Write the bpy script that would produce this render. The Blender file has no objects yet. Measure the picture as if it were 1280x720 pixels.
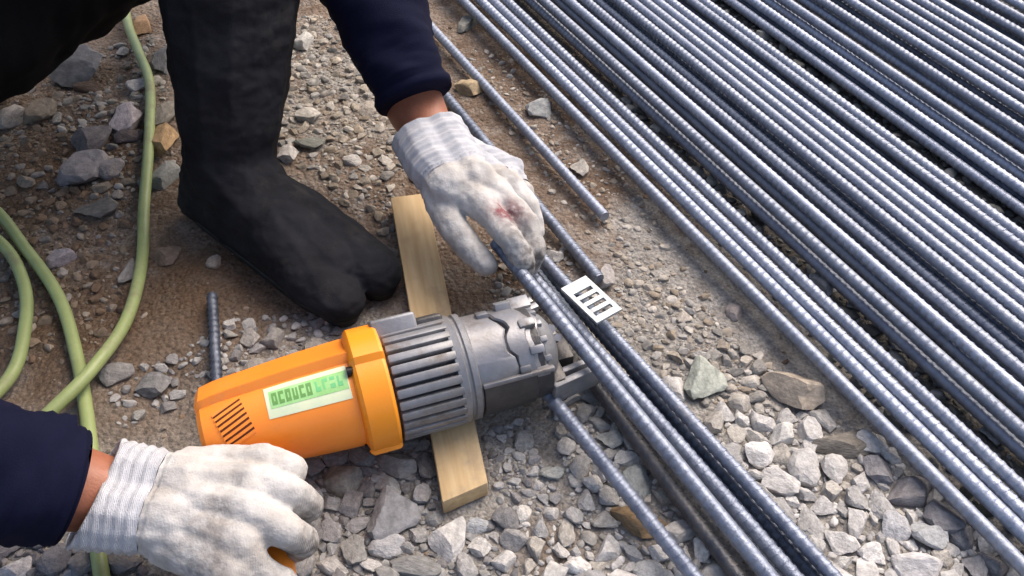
import bpy, bmesh, math, random
import numpy as np
from mathutils import Vector, Matrix, noise
R = math.radians
rng = np.random.default_rng(7)
random.seed(7)
C = bpy.context.scene.collection

# ------------------------------------------------------------------ camera
FPX, PITCH, HC = 1150.0, R(45.8), 0.75
CAM = Vector((0, -HC / math.tan(PITCH), HC))
FW = Vector((0, math.cos(PITCH), -math.sin(PITCH)))
UPV = Vector((0, math.sin(PITCH), math.cos(PITCH)))
cd = bpy.data.cameras.new("camera")
cam = bpy.data.objects.new("camera", cd)
C.objects.link(cam)
cam.location = CAM
cam.rotation_euler = (math.pi / 2 - PITCH, 0, 0)
cd.sensor_width = 36
cd.lens = 36 * FPX / 1280
cd.clip_start = 0.02
cd.clip_end = 1000
bpy.context.scene.camera = cam

# ------------------------------------------------------------------ sky, sun, exposure
SUN_EL, SUN_AZ = R(52), R(40)          # azimuth from +y towards +x
w = bpy.data.worlds.new("World")
bpy.context.scene.world = w
w.use_nodes = True
nt = w.node_tree
bg = nt.nodes["Background"]
sky = nt.nodes.new("ShaderNodeTexSky")
sky.sky_type = 'NISHITA'
sky.sun_disc = False
sky.sun_elevation = SUN_EL
sky.sun_rotation = SUN_AZ
sky.air_density = 1.0
sky.dust_density = 5.5
sky.ozone_density = 1.0
nt.links.new(sky.outputs[0], bg.inputs[0])
bg.inputs[1].default_value = 0.15
sd = bpy.data.lights.new("sun", 'SUN')
sd.energy = 1.3
sd.angle = R(55)
sd.color = (1.0, 0.93, 0.84)
sun = bpy.data.objects.new("sun", sd)
C.objects.link(sun)
sdir = Vector((math.sin(SUN_AZ) * math.cos(SUN_EL), math.cos(SUN_AZ) * math.cos(SUN_EL), math.sin(SUN_EL)))
sun.rotation_euler = sdir.to_track_quat('Z', 'Y').to_euler()
vs = bpy.context.scene.view_settings
vs.view_transform = 'Standard'
vs.look = 'None'
vs.exposure = 0.75
vs.gamma = 1.0


def at(px, py, z=0.0):
    """The point of the height plane z seen at pixel px, py of the photograph."""
    d = Vector(((px - 640) / FPX, 0, 0)) + UPV * ((360 - py) / FPX) + FW
    return CAM + d * ((z - CAM.z) / d.z)


def pix(p):
    v = Vector(p) - CAM
    d = v.dot(FW)
    return 640 + FPX * v.x / d, 360 - FPX * v.dot(UPV) / d


# ------------------------------------------------------------------ materials
def mat(name, col, rough=0.6, metal=0.0, var=None, vscale=20.0, bump=0.0, bscale=200.0, coat=0.0, spec=0.5, vamt=1.0, detail=6.0,
        wave=0.0, wscale=400.0, sheen=0.0):
    m = bpy.data.materials.new(name)
    m.use_nodes = True
    t = m.node_tree
    b = t.nodes["Principled BSDF"]
    b.inputs["Base Color"].default_value = (*col, 1)
    b.inputs["Roughness"].default_value = rough
    b.inputs["Metallic"].default_value = metal
    b.inputs["Coat Weight"].default_value = coat
    b.inputs["Specular IOR Level"].default_value = spec
    if sheen:
        b.inputs["Sheen Weight"].default_value = sheen
        b.inputs["Sheen Roughness"].default_value = 0.5
    tc = t.nodes.new("ShaderNodeTexCoord")
    if var is not None:
        n = t.nodes.new("ShaderNodeTexNoise")
        n.inputs["Scale"].default_value = vscale
        n.inputs["Detail"].default_value = detail
        n.inputs["Roughness"].default_value = 0.65
        t.links.new(tc.outputs["Object"], n.inputs["Vector"])
        r = t.nodes.new("ShaderNodeMapRange")
        r.inputs[1].default_value = 0.35
        r.inputs[2].default_value = 0.7
        r.inputs[4].default_value = vamt
        t.links.new(n.outputs["Fac"], r.inputs[0])
        mx = t.nodes.new("ShaderNodeMix")
        mx.data_type = 'RGBA'
        mx.inputs["A"].default_value = (*col, 1)
        mx.inputs["B"].default_value = (*var, 1)
        t.links.new(r.outputs[0], mx.inputs["Factor"])
        t.links.new(mx.outputs["Result"], b.inputs["Base Color"])
        m["mix"] = mx.name
    last = None
    if bump:
        n2 = t.nodes.new("ShaderNodeTexNoise")
        n2.inputs["Scale"].default_value = bscale
        n2.inputs["Detail"].default_value = 5
        t.links.new(tc.outputs["Object"], n2.inputs["Vector"])
        bp = t.nodes.new("ShaderNodeBump")
        bp.inputs["Strength"].default_value = bump
        bp.inputs["Distance"].default_value = 0.002
        t.links.new(n2.outputs["Fac"], bp.inputs["Height"])
        last = bp
    if wave:
        wv = t.nodes.new("ShaderNodeTexWave")
        wv.inputs["Scale"].default_value = wscale
        wv.inputs["Distortion"].default_value = 1.5
        t.links.new(tc.outputs["Object"], wv.inputs["Vector"])
        b2 = t.nodes.new("ShaderNodeBump")
        b2.inputs["Strength"].default_value = wave
        b2.inputs["Distance"].default_value = 0.001
        t.links.new(wv.outputs["Fac"], b2.inputs["Height"])
        if last:
            t.links.new(last.outputs[0], b2.inputs["Normal"])
        last = b2
    if last:
        t.links.new(last.outputs[0], b.inputs["Normal"])
    return m


def nodes_of(m):
    return m.node_tree.nodes, m.node_tree.links, m.node_tree.nodes["Principled BSDF"]


M = {}
M['steel_bar'] = mat("bar_steel", (0.235, 0.26, 0.325), 0.5, 0.6, (0.38, 0.405, 0.47), 60, 0.25, 500, vamt=0.8)
M['held_bar'] = mat("held_bar_steel", (0.15, 0.17, 0.225), 0.45, 0.55, (0.31, 0.34, 0.41), 55, 0.3, 500, vamt=0.8)
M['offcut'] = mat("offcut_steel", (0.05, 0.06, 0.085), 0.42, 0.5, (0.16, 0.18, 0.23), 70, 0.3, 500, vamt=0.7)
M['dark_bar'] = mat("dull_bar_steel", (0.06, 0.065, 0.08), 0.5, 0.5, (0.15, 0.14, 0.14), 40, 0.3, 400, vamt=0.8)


def vary(m, lo, hi, stain, s_scale, s_from, s_amt, stretch=(1, 1, 1)):
    """Tone that differs from piece to piece, and blotches of rust or dust with a shape of their own."""
    n, l, b = nodes_of(m)
    src = b.inputs["Base Color"].links[0].from_socket
    oi = n.new("ShaderNodeObjectInfo")
    mr = n.new("ShaderNodeMapRange")
    mr.inputs[3].default_value, mr.inputs[4].default_value = lo, hi
    l.new(oi.outputs["Random"], mr.inputs[0])
    vm = n.new("ShaderNodeVectorMath")
    vm.operation = 'MULTIPLY'
    l.new(src, vm.inputs[0])
    l.new(mr.outputs[0], vm.inputs[1])
    tc = n.new("ShaderNodeTexCoord")
    mp = n.new("ShaderNodeMapping")
    mp.inputs["Scale"].default_value = stretch
    l.new(tc.outputs["Object"], mp.inputs[0])
    ad = n.new("ShaderNodeVectorMath")
    l.new(mp.outputs[0], ad.inputs[0])
    cx = n.new("ShaderNodeMath")
    cx.operation = 'MULTIPLY'
    cx.inputs[1].default_value = 37.0
    l.new(oi.outputs["Random"], cx.inputs[0])
    l.new(cx.outputs[0], ad.inputs[1])
    nz = n.new("ShaderNodeTexNoise")
    nz.inputs["Scale"].default_value = s_scale
    nz.inputs["Detail"].default_value = 8
    nz.inputs["Roughness"].default_value = 0.7
    l.new(ad.outputs[0], nz.inputs["Vector"])
    m2 = n.new("ShaderNodeMapRange")
    m2.inputs[1].default_value, m2.inputs[2].default_value = s_from, s_from + .16
    m2.inputs[4].default_value = s_amt
    l.new(nz.outputs["Fac"], m2.inputs[0])
    mx = n.new("ShaderNodeMix")
    mx.data_type = 'RGBA'
    l.new(m2.outputs[0], mx.inputs["Factor"])
    l.new(vm.outputs[0], mx.inputs["A"])
    mx.inputs["B"].default_value = (*stain, 1)
    l.new(mx.outputs["Result"], b.inputs["Base Color"])
    rr = n.new("ShaderNodeMapRange")
    rr.inputs[3].default_value = b.inputs["Roughness"].default_value
    rr.inputs[4].default_value = .85
    l.new(m2.outputs[0], rr.inputs[0])
    l.new(rr.outputs[0], b.inputs["Roughness"])


vary(M['steel_bar'], .78, 1.18, (0.20, 0.13, 0.09), 9, .60, .55, (3, .5, 3))
vary(M['held_bar'], .85, 1.12, (0.30, 0.29, 0.28), 14, .58, .6, (3, .6, 3))
M['orange'] = mat("orange_plastic", (0.95, 0.30, 0.032), 0.35, 0, (0.91, 0.25, 0.022), 14, 0.12, 900, coat=0.15, vamt=0.7)
M['collar'] = mat("orange_collar", (0.93, 0.31, 0.012), 0.36, 0, (0.90, 0.28, 0.012), 18, 0.1, 900, coat=0.1, vamt=0.7)
vary(M['orange'], .97, 1.0, (0.45, 0.25, 0.12), 34, .58, .4)
vary(M['collar'], .97, 1.0, (0.45, 0.27, 0.13), 34, .60, .5)
M['vent_shade'] = mat("vent_shade", (0.10, 0.02, 0.004), 0.7)
M['screw'] = mat("screw_black", (0.02, 0.017, 0.015), 0.45, 0.6)
M['cast'] = mat("cast_alloy", (0.29, 0.29, 0.305), 0.42, 0.35, (0.12, 0.115, 0.115), 26, 0.12, 350, vamt=0.75)
M['cast_light'] = mat("bright_alloy", (0.29, 0.285, 0.30), 0.36, 0.5, (0.12, 0.113, 0.108), 24, 0.10, 350, vamt=0.7)
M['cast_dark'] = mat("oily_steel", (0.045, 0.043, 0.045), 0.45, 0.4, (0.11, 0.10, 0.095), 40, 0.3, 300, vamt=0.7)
vary(M['cast'], .92, 1.05, (0.16, 0.125, 0.095), 26, .53, .8)
vary(M['cast_light'], .92, 1.05, (0.12, 0.095, 0.075), 22, .54, .8)
M['zinc'] = mat("zinc_plate", (0.47, 0.50, 0.50), 0.42, 0.35, (0.30, 0.32, 0.33), 55, 0.1, 300)
M['white_print'] = mat("label_white", (0.74, 0.78, 0.52), 0.25, 0, (0.62, 0.72, 0.50), 60)
M['green_print'] = mat("label_green", (0.27, 0.56, 0.17), 0.25, 0, (0.42, 0.70, 0.32), 50)
M['dark_green'] = mat("label_dark_green", (0.14, 0.31, 0.08), 0.3)
M['pale_green'] = mat("label_pale_green", (0.17, 0.52, 0.20), 0.3)
M['sleeve'] = mat("navy_cloth", (0.0040, 0.0050, 0.0185), 0.9, 0, (0.0060, 0.0070, 0.024), 30, 0.3, 900, spec=0.12)
M['trouser'] = mat("black_cloth", (0.0035, 0.0035, 0.0043), 0.9, 0, (0.0055, 0.0055, 0.007), 25, 0.3, 700, spec=0.12)
M['boot'] = mat("black_canvas", (0.0085, 0.0086, 0.0112), 0.85, 0, (0.020, 0.0205, 0.0255), 16, 0.4, 900, spec=0.2)
M['rubber'] = mat("black_rubber", (0.010, 0.010, 0.011), 0.6, 0, (0.03, 0.028, 0.026), 60)
M['skin'] = mat("skin", (0.36, 0.135, 0.075), 0.5, 0, (0.28, 0.095, 0.05), 40, 0.2, 500)
M['lip'] = mat("lip", (0.28, 0.09, 0.07), 0.5)
M['hair'] = mat("black_hair", (0.01, 0.009, 0.008), 0.6, 0, None, bump=0.6, bscale=300)
M['eye'] = mat("eye_white", (0.7, 0.68, 0.64), 0.3)
M['hose'] = mat("green_hose", (0.31, 0.37, 0.15), 0.45, 0, (0.23, 0.28, 0.105), 30, 0.15, 300, vamt=0.8)
M['cuff'] = mat("white_knit_cuff", (0.55, 0.55, 0.575), 0.95, 0, (0.40, 0.40, 0.43), 60, 0.4, 700, spec=0.2, wave=0.5, wscale=260)
M['thread'] = mat("dark_thread", (0.05, 0.05, 0.07), 0.9)


vary(M['hose'], .97, 1.0, (0.20, 0.165, 0.115), 16, .56, .65)
vary(M['boot'], .98, 1.0, (0.075, 0.066, 0.057), 18, .57, .35)
vary(M['zinc'], .98, 1.0, (0.20, 0.18, 0.16), 70, .58, .6)


def glove_mat():
    m = mat("white_cotton_glove", (0.58, 0.562, 0.545), 0.95, 0, (0.35, 0.315, 0.285), 24, 0.35, 450, spec=0.1, wave=0.2, wscale=300, vamt=1.0)
    n, l, b = nodes_of(m)
    mx = n[m["mix"]]
    at_ = n.new("ShaderNodeAttribute")
    at_.attribute_name = "stain"
    sp = n.new("ShaderNodeSeparateColor")
    l.new(at_.outputs["Color"], sp.inputs[0])
    nz = n.new("ShaderNodeTexNoise")
    nz.inputs["Scale"].default_value = 130
    nz.inputs["Detail"].default_value = 6
    tc = n.new("ShaderNodeTexCoord")
    l.new(tc.outputs["Object"], nz.inputs["Vector"])
    src = mx.outputs["Result"]
    for ch, col in (("Red", (0.22, 0.08, 0.088)), ("Green", (0.13, 0.115, 0.105))):
        mul = n.new("ShaderNodeMath")
        mul.operation = 'MULTIPLY'
        mul.use_clamp = True
        l.new(sp.outputs[ch], mul.inputs[0])
        mr = n.new("ShaderNodeMapRange")
        mr.inputs[1].default_value = 0.35
        mr.inputs[2].default_value = 0.6
        mr.inputs[3].default_value = 0.25
        mr.inputs[4].default_value = 1.0
        l.new(nz.outputs["Fac"], mr.inputs[0])
        l.new(mr.outputs[0], mul.inputs[1])
        m2 = n.new("ShaderNodeMix")
        m2.data_type = 'RGBA'
        l.new(mul.outputs[0], m2.inputs["Factor"])
        l.new(src, m2.inputs["A"])
        m2.inputs["B"].default_value = (*col, 1)
        src = m2.outputs["Result"]
    l.new(src, b.inputs["Base Color"])
    return m


M['glove'] = glove_mat()


def stone_mat(name, use_attr):
    """Rock whose own colour comes from the object colour (single stones) or an attribute (the gravel mass)."""
    m = mat(name, (0.3, 0.3, 0.3), 0.88, 0, None, bump=0.55 if use_attr else 0.6, bscale=260 if use_attr else 6, spec=0.2)
    n, l, b = nodes_of(m)
    if use_attr:
        s = n.new("ShaderNodeAttribute")
        s.attribute_name = "tone"
        src = s.outputs["Color"]
    else:
        s = n.new("ShaderNodeObjectInfo")
        src = s.outputs["Color"]
    tc = n.new("ShaderNodeTexCoord")
    nz = n.new("ShaderNodeTexNoise")
    nz.inputs["Scale"].default_value = 110 if use_attr else 2.4
    nz.inputs["Detail"].default_value = 8
    nz.inputs["Roughness"].default_value = 0.7
    l.new(tc.outputs["Object"], nz.inputs["Vector"])
    mr = n.new("ShaderNodeMapRange")
    mr.inputs[1].default_value = 0.3
    mr.inputs[2].default_value = 0.7
    mr.inputs[3].default_value = 0.55
    mr.inputs[4].default_value = 1.35
    l.new(nz.outputs["Fac"], mr.inputs[0])
    vm = n.new("ShaderNodeVectorMath")
    vm.operation = 'MULTIPLY'
    l.new(src, vm.inputs[0])
    l.new(mr.outputs[0], vm.inputs[1])
    l.new(vm.outputs[0], b.inputs["Base Color"])
    return m


M['stone'] = stone_mat("rock", False)
M['gravel'] = stone_mat("gravel_rock", True)


def ground_mat():
    m = bpy.data.materials.new("dirt")
    m.use_nodes = True
    n, l, b = nodes_of(m)
    b.inputs["Roughness"].default_value = 0.95
    b.inputs["Specular IOR Level"].default_value = 0.15
    tc = n.new("ShaderNodeTexCoord")

    def nz(scale, det=8, rough=0.65):
        x = n.new("ShaderNodeTexNoise")
        x.inputs["Scale"].default_value = scale
        x.inputs["Detail"].default_value = det
        x.inputs["Roughness"].default_value = rough
        l.new(tc.outputs["Object"], x.inputs["Vector"])
        return x

    def mix(fac, a, bb, mode='MIX'):
        x = n.new("ShaderNodeMix")
        x.data_type = 'RGBA'
        x.blend_type = mode
        for k, v in (("Factor", fac), ("A", a), ("B", bb)):
            if isinstance(v, tuple):
                x.inputs[k].default_value = (*v, 1)
            elif isinstance(v, float):
                x.inputs[k].default_value = v
            else:
                l.new(v, x.inputs[k])
        return x.outputs["Result"]

    def rngm(src, a, bb, c=0.0, d=1.0):
        x = n.new("ShaderNodeMapRange")
        x.inputs[1].default_value, x.inputs[2].default_value = a, bb
        x.inputs[3].default_value, x.inputs[4].default_value = c, d
        l.new(src, x.inputs[0])
        return x.outputs[0]
    brown = mix(rngm(nz(9).outputs["Fac"], 0.38, 0.62), (0.150, 0.102, 0.072), (0.265, 0.205, 0.160))
    brown = mix(rngm(nz(45).outputs["Fac"], 0.5, 0.72), brown, (0.35, 0.295, 0.245))
    grey = mix(rngm(nz(30).outputs["Fac"], 0.38, 0.62), (0.24, 0.215, 0.19), (0.36, 0.335, 0.305))
    a = n.new("ShaderNodeAttribute")
    a.attribute_name = "zone"
    sp = n.new("ShaderNodeSeparateColor")
    l.new(a.outputs["Color"], sp.inputs[0])
    ad = n.new("ShaderNodeMath")
    ad.operation = 'ADD'
    l.new(sp.outputs["Red"], ad.inputs[0])
    l.new(rngm(nz(22).outputs["Fac"], 0.3, 0.7, -0.4, 0.4), ad.inputs[1])
    base = mix(rngm(ad.outputs[0], 0.25, 0.75), brown, grey)
    base = mix(sp.outputs["Blue"], base, (0.085, 0.078, 0.068))  # shade under the bar spread, mixed into the earth colour
    base = mix(rngm(sp.outputs["Green"], 0.0, 1.0, 0.0, 0.75), base, (0.145, 0.088, 0.052))
    fine = rngm(nz(300, 6).outputs["Fac"], 0.3, 0.7, 0.58, 1.4)
    vm = n.new("ShaderNodeVectorMath")
    vm.operation = 'MULTIPLY'
    l.new(base, vm.inputs[0])
    l.new(fine, vm.inputs[1])
    l.new(vm.outputs[0], b.inputs["Base Color"])
    vo = n.new("ShaderNodeTexVoronoi")
    vo.inputs["Scale"].default_value = 170
    l.new(tc.outputs["Object"], vo.inputs["Vector"])
    b1 = n.new("ShaderNodeBump")
    b1.inputs["Strength"].default_value = 0.8
    b1.inputs["Distance"].default_value = 0.004
    b1.invert = True
    l.new(vo.outputs["Distance"], b1.inputs["Height"])
    b2 = n.new("ShaderNodeBump")
    b2.inputs["Strength"].default_value = 1.0
    b2.inputs["Distance"].default_value = 0.006
    l.new(nz(120).outputs["Fac"], b2.inputs["Height"])
    l.new(b1.outputs[0], b2.inputs["Normal"])
    l.new(b2.outputs[0], b.inputs["Normal"])
    return m


M['dirt'] = ground_mat()


def wood_mat():
    m = bpy.data.materials.new("pale_wood")
    m.use_nodes = True
    n, l, b = nodes_of(m)
    b.inputs["Roughness"].default_value = 0.75
    tc = n.new("ShaderNodeTexCoord")
    mp = n.new("ShaderNodeMapping")
    mp.inputs["Scale"].default_value = (14, 1.2, 14)
    l.new(tc.outputs["Object"], mp.inputs[0])
    x = n.new("ShaderNodeTexNoise")
    x.inputs["Scale"].default_value = 9
    x.inputs["Detail"].default_value = 6
    l.new(mp.outputs[0], x.inputs["Vector"])
    cr = n.new("ShaderNodeValToRGB")
    cr.color_ramp.elements[0].position = 0.3
    cr.color_ramp.elements[0].color = (0.46, 0.30, 0.14, 1)
    cr.color_ramp.elements[1].position = 0.72
    cr.color_ramp.elements[1].color = (0.62, 0.45, 0.245, 1)
    l.new(x.outputs["Fac"], cr.inputs[0])
    y = n.new("ShaderNodeTexNoise")
    y.inputs["Scale"].default_value = 22
    l.new(tc.outputs["Object"], y.inputs["Vector"])
    mr = n.new("ShaderNodeMapRange")
    mr.inputs[1].default_value, mr.inputs[2].default_value = 0.58, 0.75
    mr.inputs[4].default_value = 0.55
    l.new(y.outputs["Fac"], mr.inputs[0])
    mx = n.new("ShaderNodeMix")
    mx.data_type = 'RGBA'
    l.new(mr.outputs[0], mx.inputs["Factor"])
    l.new(cr.outputs[0], mx.inputs["A"])
    mx.inputs["B"].default_value = (0.36, 0.235, 0.12, 1)
    l.new(mx.outputs["Result"], b.inputs["Base Color"])
    vary(m, 1.0, 1.0, (0.24, 0.19, 0.145), 11, .54, .6)
    bp = n.new("ShaderNodeBump")
    bp.inputs["Strength"].default_value = 0.35
    bp.inputs["Distance"].default_value = 0.001
    l.new(x.outputs["Fac"], bp.inputs["Height"])
    l.new(bp.outputs[0], b.inputs["Normal"])
    return m


M['wood'] = wood_mat()


# ------------------------------------------------------------------ object helpers
def new_mesh(name, V, F, m=None, smooth=True, sharp=None):
    me = bpy.data.meshes.new(name)
    me.from_pydata([tuple(v) for v in V], [], F)
    if m:
        me.materials.append(m)
    finish(me, smooth, sharp)
    return me


def finish(me, smooth=True, sharp=None):
    me.polygons.foreach_set("use_smooth", [smooth] * len(me.polygons))
    if smooth and sharp is not None:
        me.set_sharp_from_angle(angle=R(sharp))
    me.update()


def link(name, me, parent=None, mx=None):
    o = bpy.data.objects.new(name, me)
    C.objects.link(o)
    if parent is not None:
        o.parent = parent
    if mx is not None:
        o.matrix_local = mx
    return o


def tag(o, label=None, cat=None, group=None, kind=None):
    for k, v in (("label", label), ("category", cat), ("group", group), ("kind", kind)):
        if v:
            o[k] = v
    return o


def empty(name, loc=(0, 0, 0)):
    o = bpy.data.objects.new(name, None)
    C.objects.link(o)
    o.location = loc
    o.empty_display_size = 0.05
    return o


def loft(rings, cap0=True, cap1=True, closed=True):
    V, F = [], []
    n = len(rings[0])
    for r_ in rings:
        V += [tuple(p) for p in r_]
    for i in range(len(rings) - 1):
        for j in range(n if closed else n - 1):
            k = (j + 1) % n
            F.append((i * n + j, i * n + k, (i + 1) * n + k, (i + 1) * n + j))
    if cap0:
        F.append(tuple(range(n - 1, -1, -1)))
    if cap1:
        b = (len(rings) - 1) * n
        F.append(tuple(range(b, b + n)))
    return V, F


def frames(pts):
    """Rotation-minimising frames along a polyline."""
    T = []
    for i in range(len(pts)):
        a, b = pts[max(0, i - 1)], pts[min(len(pts) - 1, i + 1)]
        T.append((b - a).normalized())
    up = Vector((0, 0, 1)) if abs(T[0].z) < 0.9 else Vector((1, 0, 0))
    N = [(up - T[0] * up.dot(T[0])).normalized()]
    for i in range(1, len(T)):
        q = T[i - 1].rotation_difference(T[i])
        v = q @ N[-1]
        N.append((v - T[i] * v.dot(T[i])).normalized())
    return [(T[i], N[i], T[i].cross(N[i])) for i in range(len(T))]


def tube(pts, rad, seg=16, fn=None):
    fr = frames(pts)
    rings = []
    for i, p in enumerate(pts):
        t, n_, b_ = fr[i]
        r_ = rad[i] if isinstance(rad, (list, tuple)) else rad
        ra, rb = r_ if isinstance(r_, (list, tuple)) else (r_, r_)
        ring = []
        for j in range(seg):
            a = 2 * math.pi * j / seg
            k = fn(i, a) if fn else 0.0
            ring.append(p + n_ * (math.sin(a) * (rb + k)) + b_ * (math.cos(a) * (ra + k)))
        rings.append(ring)
    return rings


def spline(P, n):
    """Catmull-Rom through P, n steps per span."""
    out = []
    Q = [P[0] * 2 - P[1]] + list(P) + [P[-1] * 2 - P[-2]]
    for i in range(1, len(Q) - 2):
        for k in range(n):
            t = k / n
            a, b, c, d = Q[i - 1], Q[i], Q[i + 1], Q[i + 2]
            out.append(0.5 * ((2 * b) + (c - a) * t + (2 * a - 5 * b + 4 * c - d) * t * t + (3 * b - a - 3 * c + d) * t ** 3))
    out.append(P[-1].copy())
    return out


def box_mesh(name, x0, x1, y0, y1, z0, z1, m, bev=0.0015, seg=2):
    bm = bmesh.new()
    bmesh.ops.create_cube(bm, size=1)
    for v in bm.verts:
        v.co = Vector(((x0 + x1) / 2 + v.co.x * (x1 - x0), (y0 + y1) / 2 + v.co.y * (y1 - y0), (z0 + z1) / 2 + v.co.z * (z1 - z0)))
    if bev:
        bmesh.ops.bevel(bm, geom=list(bm.edges), offset=bev, segments=seg, affect='EDGES', profile=0.5)
    me = bpy.data.meshes.new(name)
    bm.to_mesh(me)
    bm.free()
    me.materials.append(m)
    finish(me, True, 40)
    return me


_ico = {}


def ico(sub):
    if sub not in _ico:
        bm = bmesh.new()
        bmesh.ops.create_icosphere(bm, subdivisions=sub, radius=1)
        _ico[sub] = (np.array([v.co[:] for v in bm.verts]), [tuple(v.index for v in f.verts) for f in bm.faces])
        bm.free()
    return _ico[sub]


def cones_mesh(cones, voxel, smooth_it=6, post=None):
    """One continuous surface grown round a skeleton of tapered limbs."""
    bm = bmesh.new()
    base = ico(2)[0]
    for (p0, r0, p1, r1) in cones:
        vs_ = []
        for p, r_ in ((p0, r0), (p1, r1)):
            for q in base:
                vs_.append(bm.verts.new(Vector(p) + Vector(q) * r_))
        res = bmesh.ops.convex_hull(bm, input=vs_)
        junk = [g for g in res['geom_interior'] if isinstance(g, bmesh.types.BMVert)] + [g for g in res['geom_unused'] if isinstance(g, bmesh.types.BMVert)]
        bmesh.ops.delete(bm, geom=list(set(junk)), context='VERTS')
    me = bpy.data.meshes.new("tmp")
    bm.to_mesh(me)
    bm.free()
    o = bpy.data.objects.new("tmp", me)
    C.objects.link(o)
    md = o.modifiers.new("r", 'REMESH')
    md.mode = 'VOXEL'
    md.voxel_size = voxel
    sm = o.modifiers.new("s", 'SMOOTH')
    sm.factor = 0.5
    sm.iterations = smooth_it
    dg = bpy.context.evaluated_depsgraph_get()
    dg.update()
    out = bpy.data.meshes.new_from_object(o.evaluated_get(dg))
    bpy.data.objects.remove(o)
    bpy.data.meshes.remove(me)
    if post:
        post(out)
    finish(out, True)
    return out


def wrinkle(me, amp, scale, stretch=(1, 1, 1), seed=0.0, flat=None):
    me.update()
    nr = [v.normal.copy() for v in me.vertices]
    for v, n_ in zip(me.vertices, nr):
        p = Vector((v.co.x * stretch[0], v.co.y * stretch[1], v.co.z * stretch[2])) * scale
        d = noise.noise(p + Vector((seed, 0, 0))) + 0.5 * noise.noise(p * 2.3 + Vector((0, seed, 3)))
        v.co += n_ * amp * d
    me.update()


# ------------------------------------------------------------------ ground
def gz(x, y):
    p = Vector((x, y, 0))
    return (noise.noise(p * 4.0) * 0.006 + noise.noise(p * 13.0 + Vector((5, 0, 0))) * (0.0035 + 0.0055 * max(0.0, min(1.0, (-x - 0.25) * 5)))
            + noise.noise(p * 45.0 + Vector((0, 9, 0))) * 0.0016 - 0.002)


def blob(lst, x, y):
    s = 0.0
    for (cx, cy, r_, k) in lst:
        s += k * math.exp(-((x - cx) ** 2 + (y - cy) ** 2) / (r_ * r_))
    return min(1.0, s)


def bl(px, py, r_, k=1.0):
    p = at(px, py)
    return (p.x, p.y, r_, k)


GREY = [bl(1000, 600, .16), bl(1180, 690, .2), bl(830, 660, .14), bl(520, 640, .13), bl(430, 640, .1), bl(650, 590, .06, .9), bl(40, 700, .12, 1),
        bl(370, 440, .07, .7), bl(200, 460, .06, .35), bl(430, 140, .12, .55), bl(380, 60, .16, .5), 
        bl(900, 490, .06, .7), bl(850, 340, .07, .75), bl(800, 270, .05, .6), bl(940, 430, .07, .6), bl(730, 170, .05, .4), bl(1000, 900, .4, 1), bl(400, 900, .4, 1), bl(280, 420, .05, .35)]
RUST = [bl(60, 220, .09, .9), bl(140, 190, .08, .5), bl(220, 400, .10, .9), bl(320, 350, .10, .9), bl(660, 90, .10, .6), bl(30, 420, .1, .8),
        bl(600, 350, .05, .8), bl(690, 690, .04, .7), bl(180, 530, .07, .6), bl(740, 230, .05, .4)]


def build_ground():
    def axis(lo, hi, step, far):
        a = list(np.arange(lo, hi, step))
        ext = [0.05, 0.12, 0.25, 0.5, 1, 2, 4, 8, 20, 60, far]
        return [lo - e for e in reversed(ext)] + a + [a[-1] + e for e in ext]
    E0 = at(578, 0)                         # shade under the bars, painted into the earth colour, starts at this edge
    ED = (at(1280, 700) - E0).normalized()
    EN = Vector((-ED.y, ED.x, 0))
    xs, ys = axis(-1.0, 1.1, .0075, 300), axis(-.62, .95, .0075, 300)
    V, col = [], []
    for y in ys:
        for x in xs:
            V.append((x, y, gz(x, y) if abs(x) < 8 and abs(y) < 8 else -0.002))
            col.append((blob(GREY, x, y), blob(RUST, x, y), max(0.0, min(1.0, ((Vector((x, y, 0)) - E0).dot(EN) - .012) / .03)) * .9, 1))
    nx = len(xs)
    F = [(j * nx + i, j * nx + i + 1, (j + 1) * nx + i + 1, (j + 1) * nx + i) for j in range(len(ys) - 1) for i in range(nx - 1)]
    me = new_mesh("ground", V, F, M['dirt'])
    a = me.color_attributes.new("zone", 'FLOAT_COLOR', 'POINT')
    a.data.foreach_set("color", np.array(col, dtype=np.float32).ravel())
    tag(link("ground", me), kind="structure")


build_ground()

# ------------------------------------------------------------------ reinforcing bars
BAR_R, RIB = 0.0066, 0.00066


def bar_mesh(name, length, r_=BAR_R, rib=RIB, pitch=0.0092, m=None, seg=12, cut=True):
    """A ribbed bar along +y from 0 to length: cross ribs and two lengthwise ribs."""
    n = max(2, int(length / pitch))
    rings, prof = [], []
    prof.append((0.0, 0.0))
    for i in range(n):
        y0 = (i + 0.3) * pitch
        prof += [(y0, 0), (y0 + pitch * .14, 1), (y0 + pitch * .30, 1), (y0 + pitch * .44, 0)]
    prof.append((n * pitch, 0))
    for (y, h) in prof:
        ring = []
        for j in range(seg):
            a = 2 * math.pi * j / seg
            long_rib = j in (0, seg // 2)
            k = rib if long_rib else rib * h
            sl = 0.0 if h == 0 else 0.0016 * math.sin(2 * a)
            ring.append(((r_ + k) * math.cos(a), min(max(y + sl, 0), n * pitch), (r_ + k) * math.sin(a)))
        rings.append(ring)
    V, F = loft(rings)
    return new_mesh(name, V, F, m, True, 50)


def bar_between(me, p0, p1, roll, name="steel_bar"):
    d = (p1 - p0).normalized()
    q = Vector((0, 1, 0)).rotation_difference(d)
    mx = Matrix.Translation(p0) @ q.to_matrix().to_4x4() @ Matrix.Rotation(roll, 4, 'Y')
    return link(name, me, None, mx)


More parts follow.
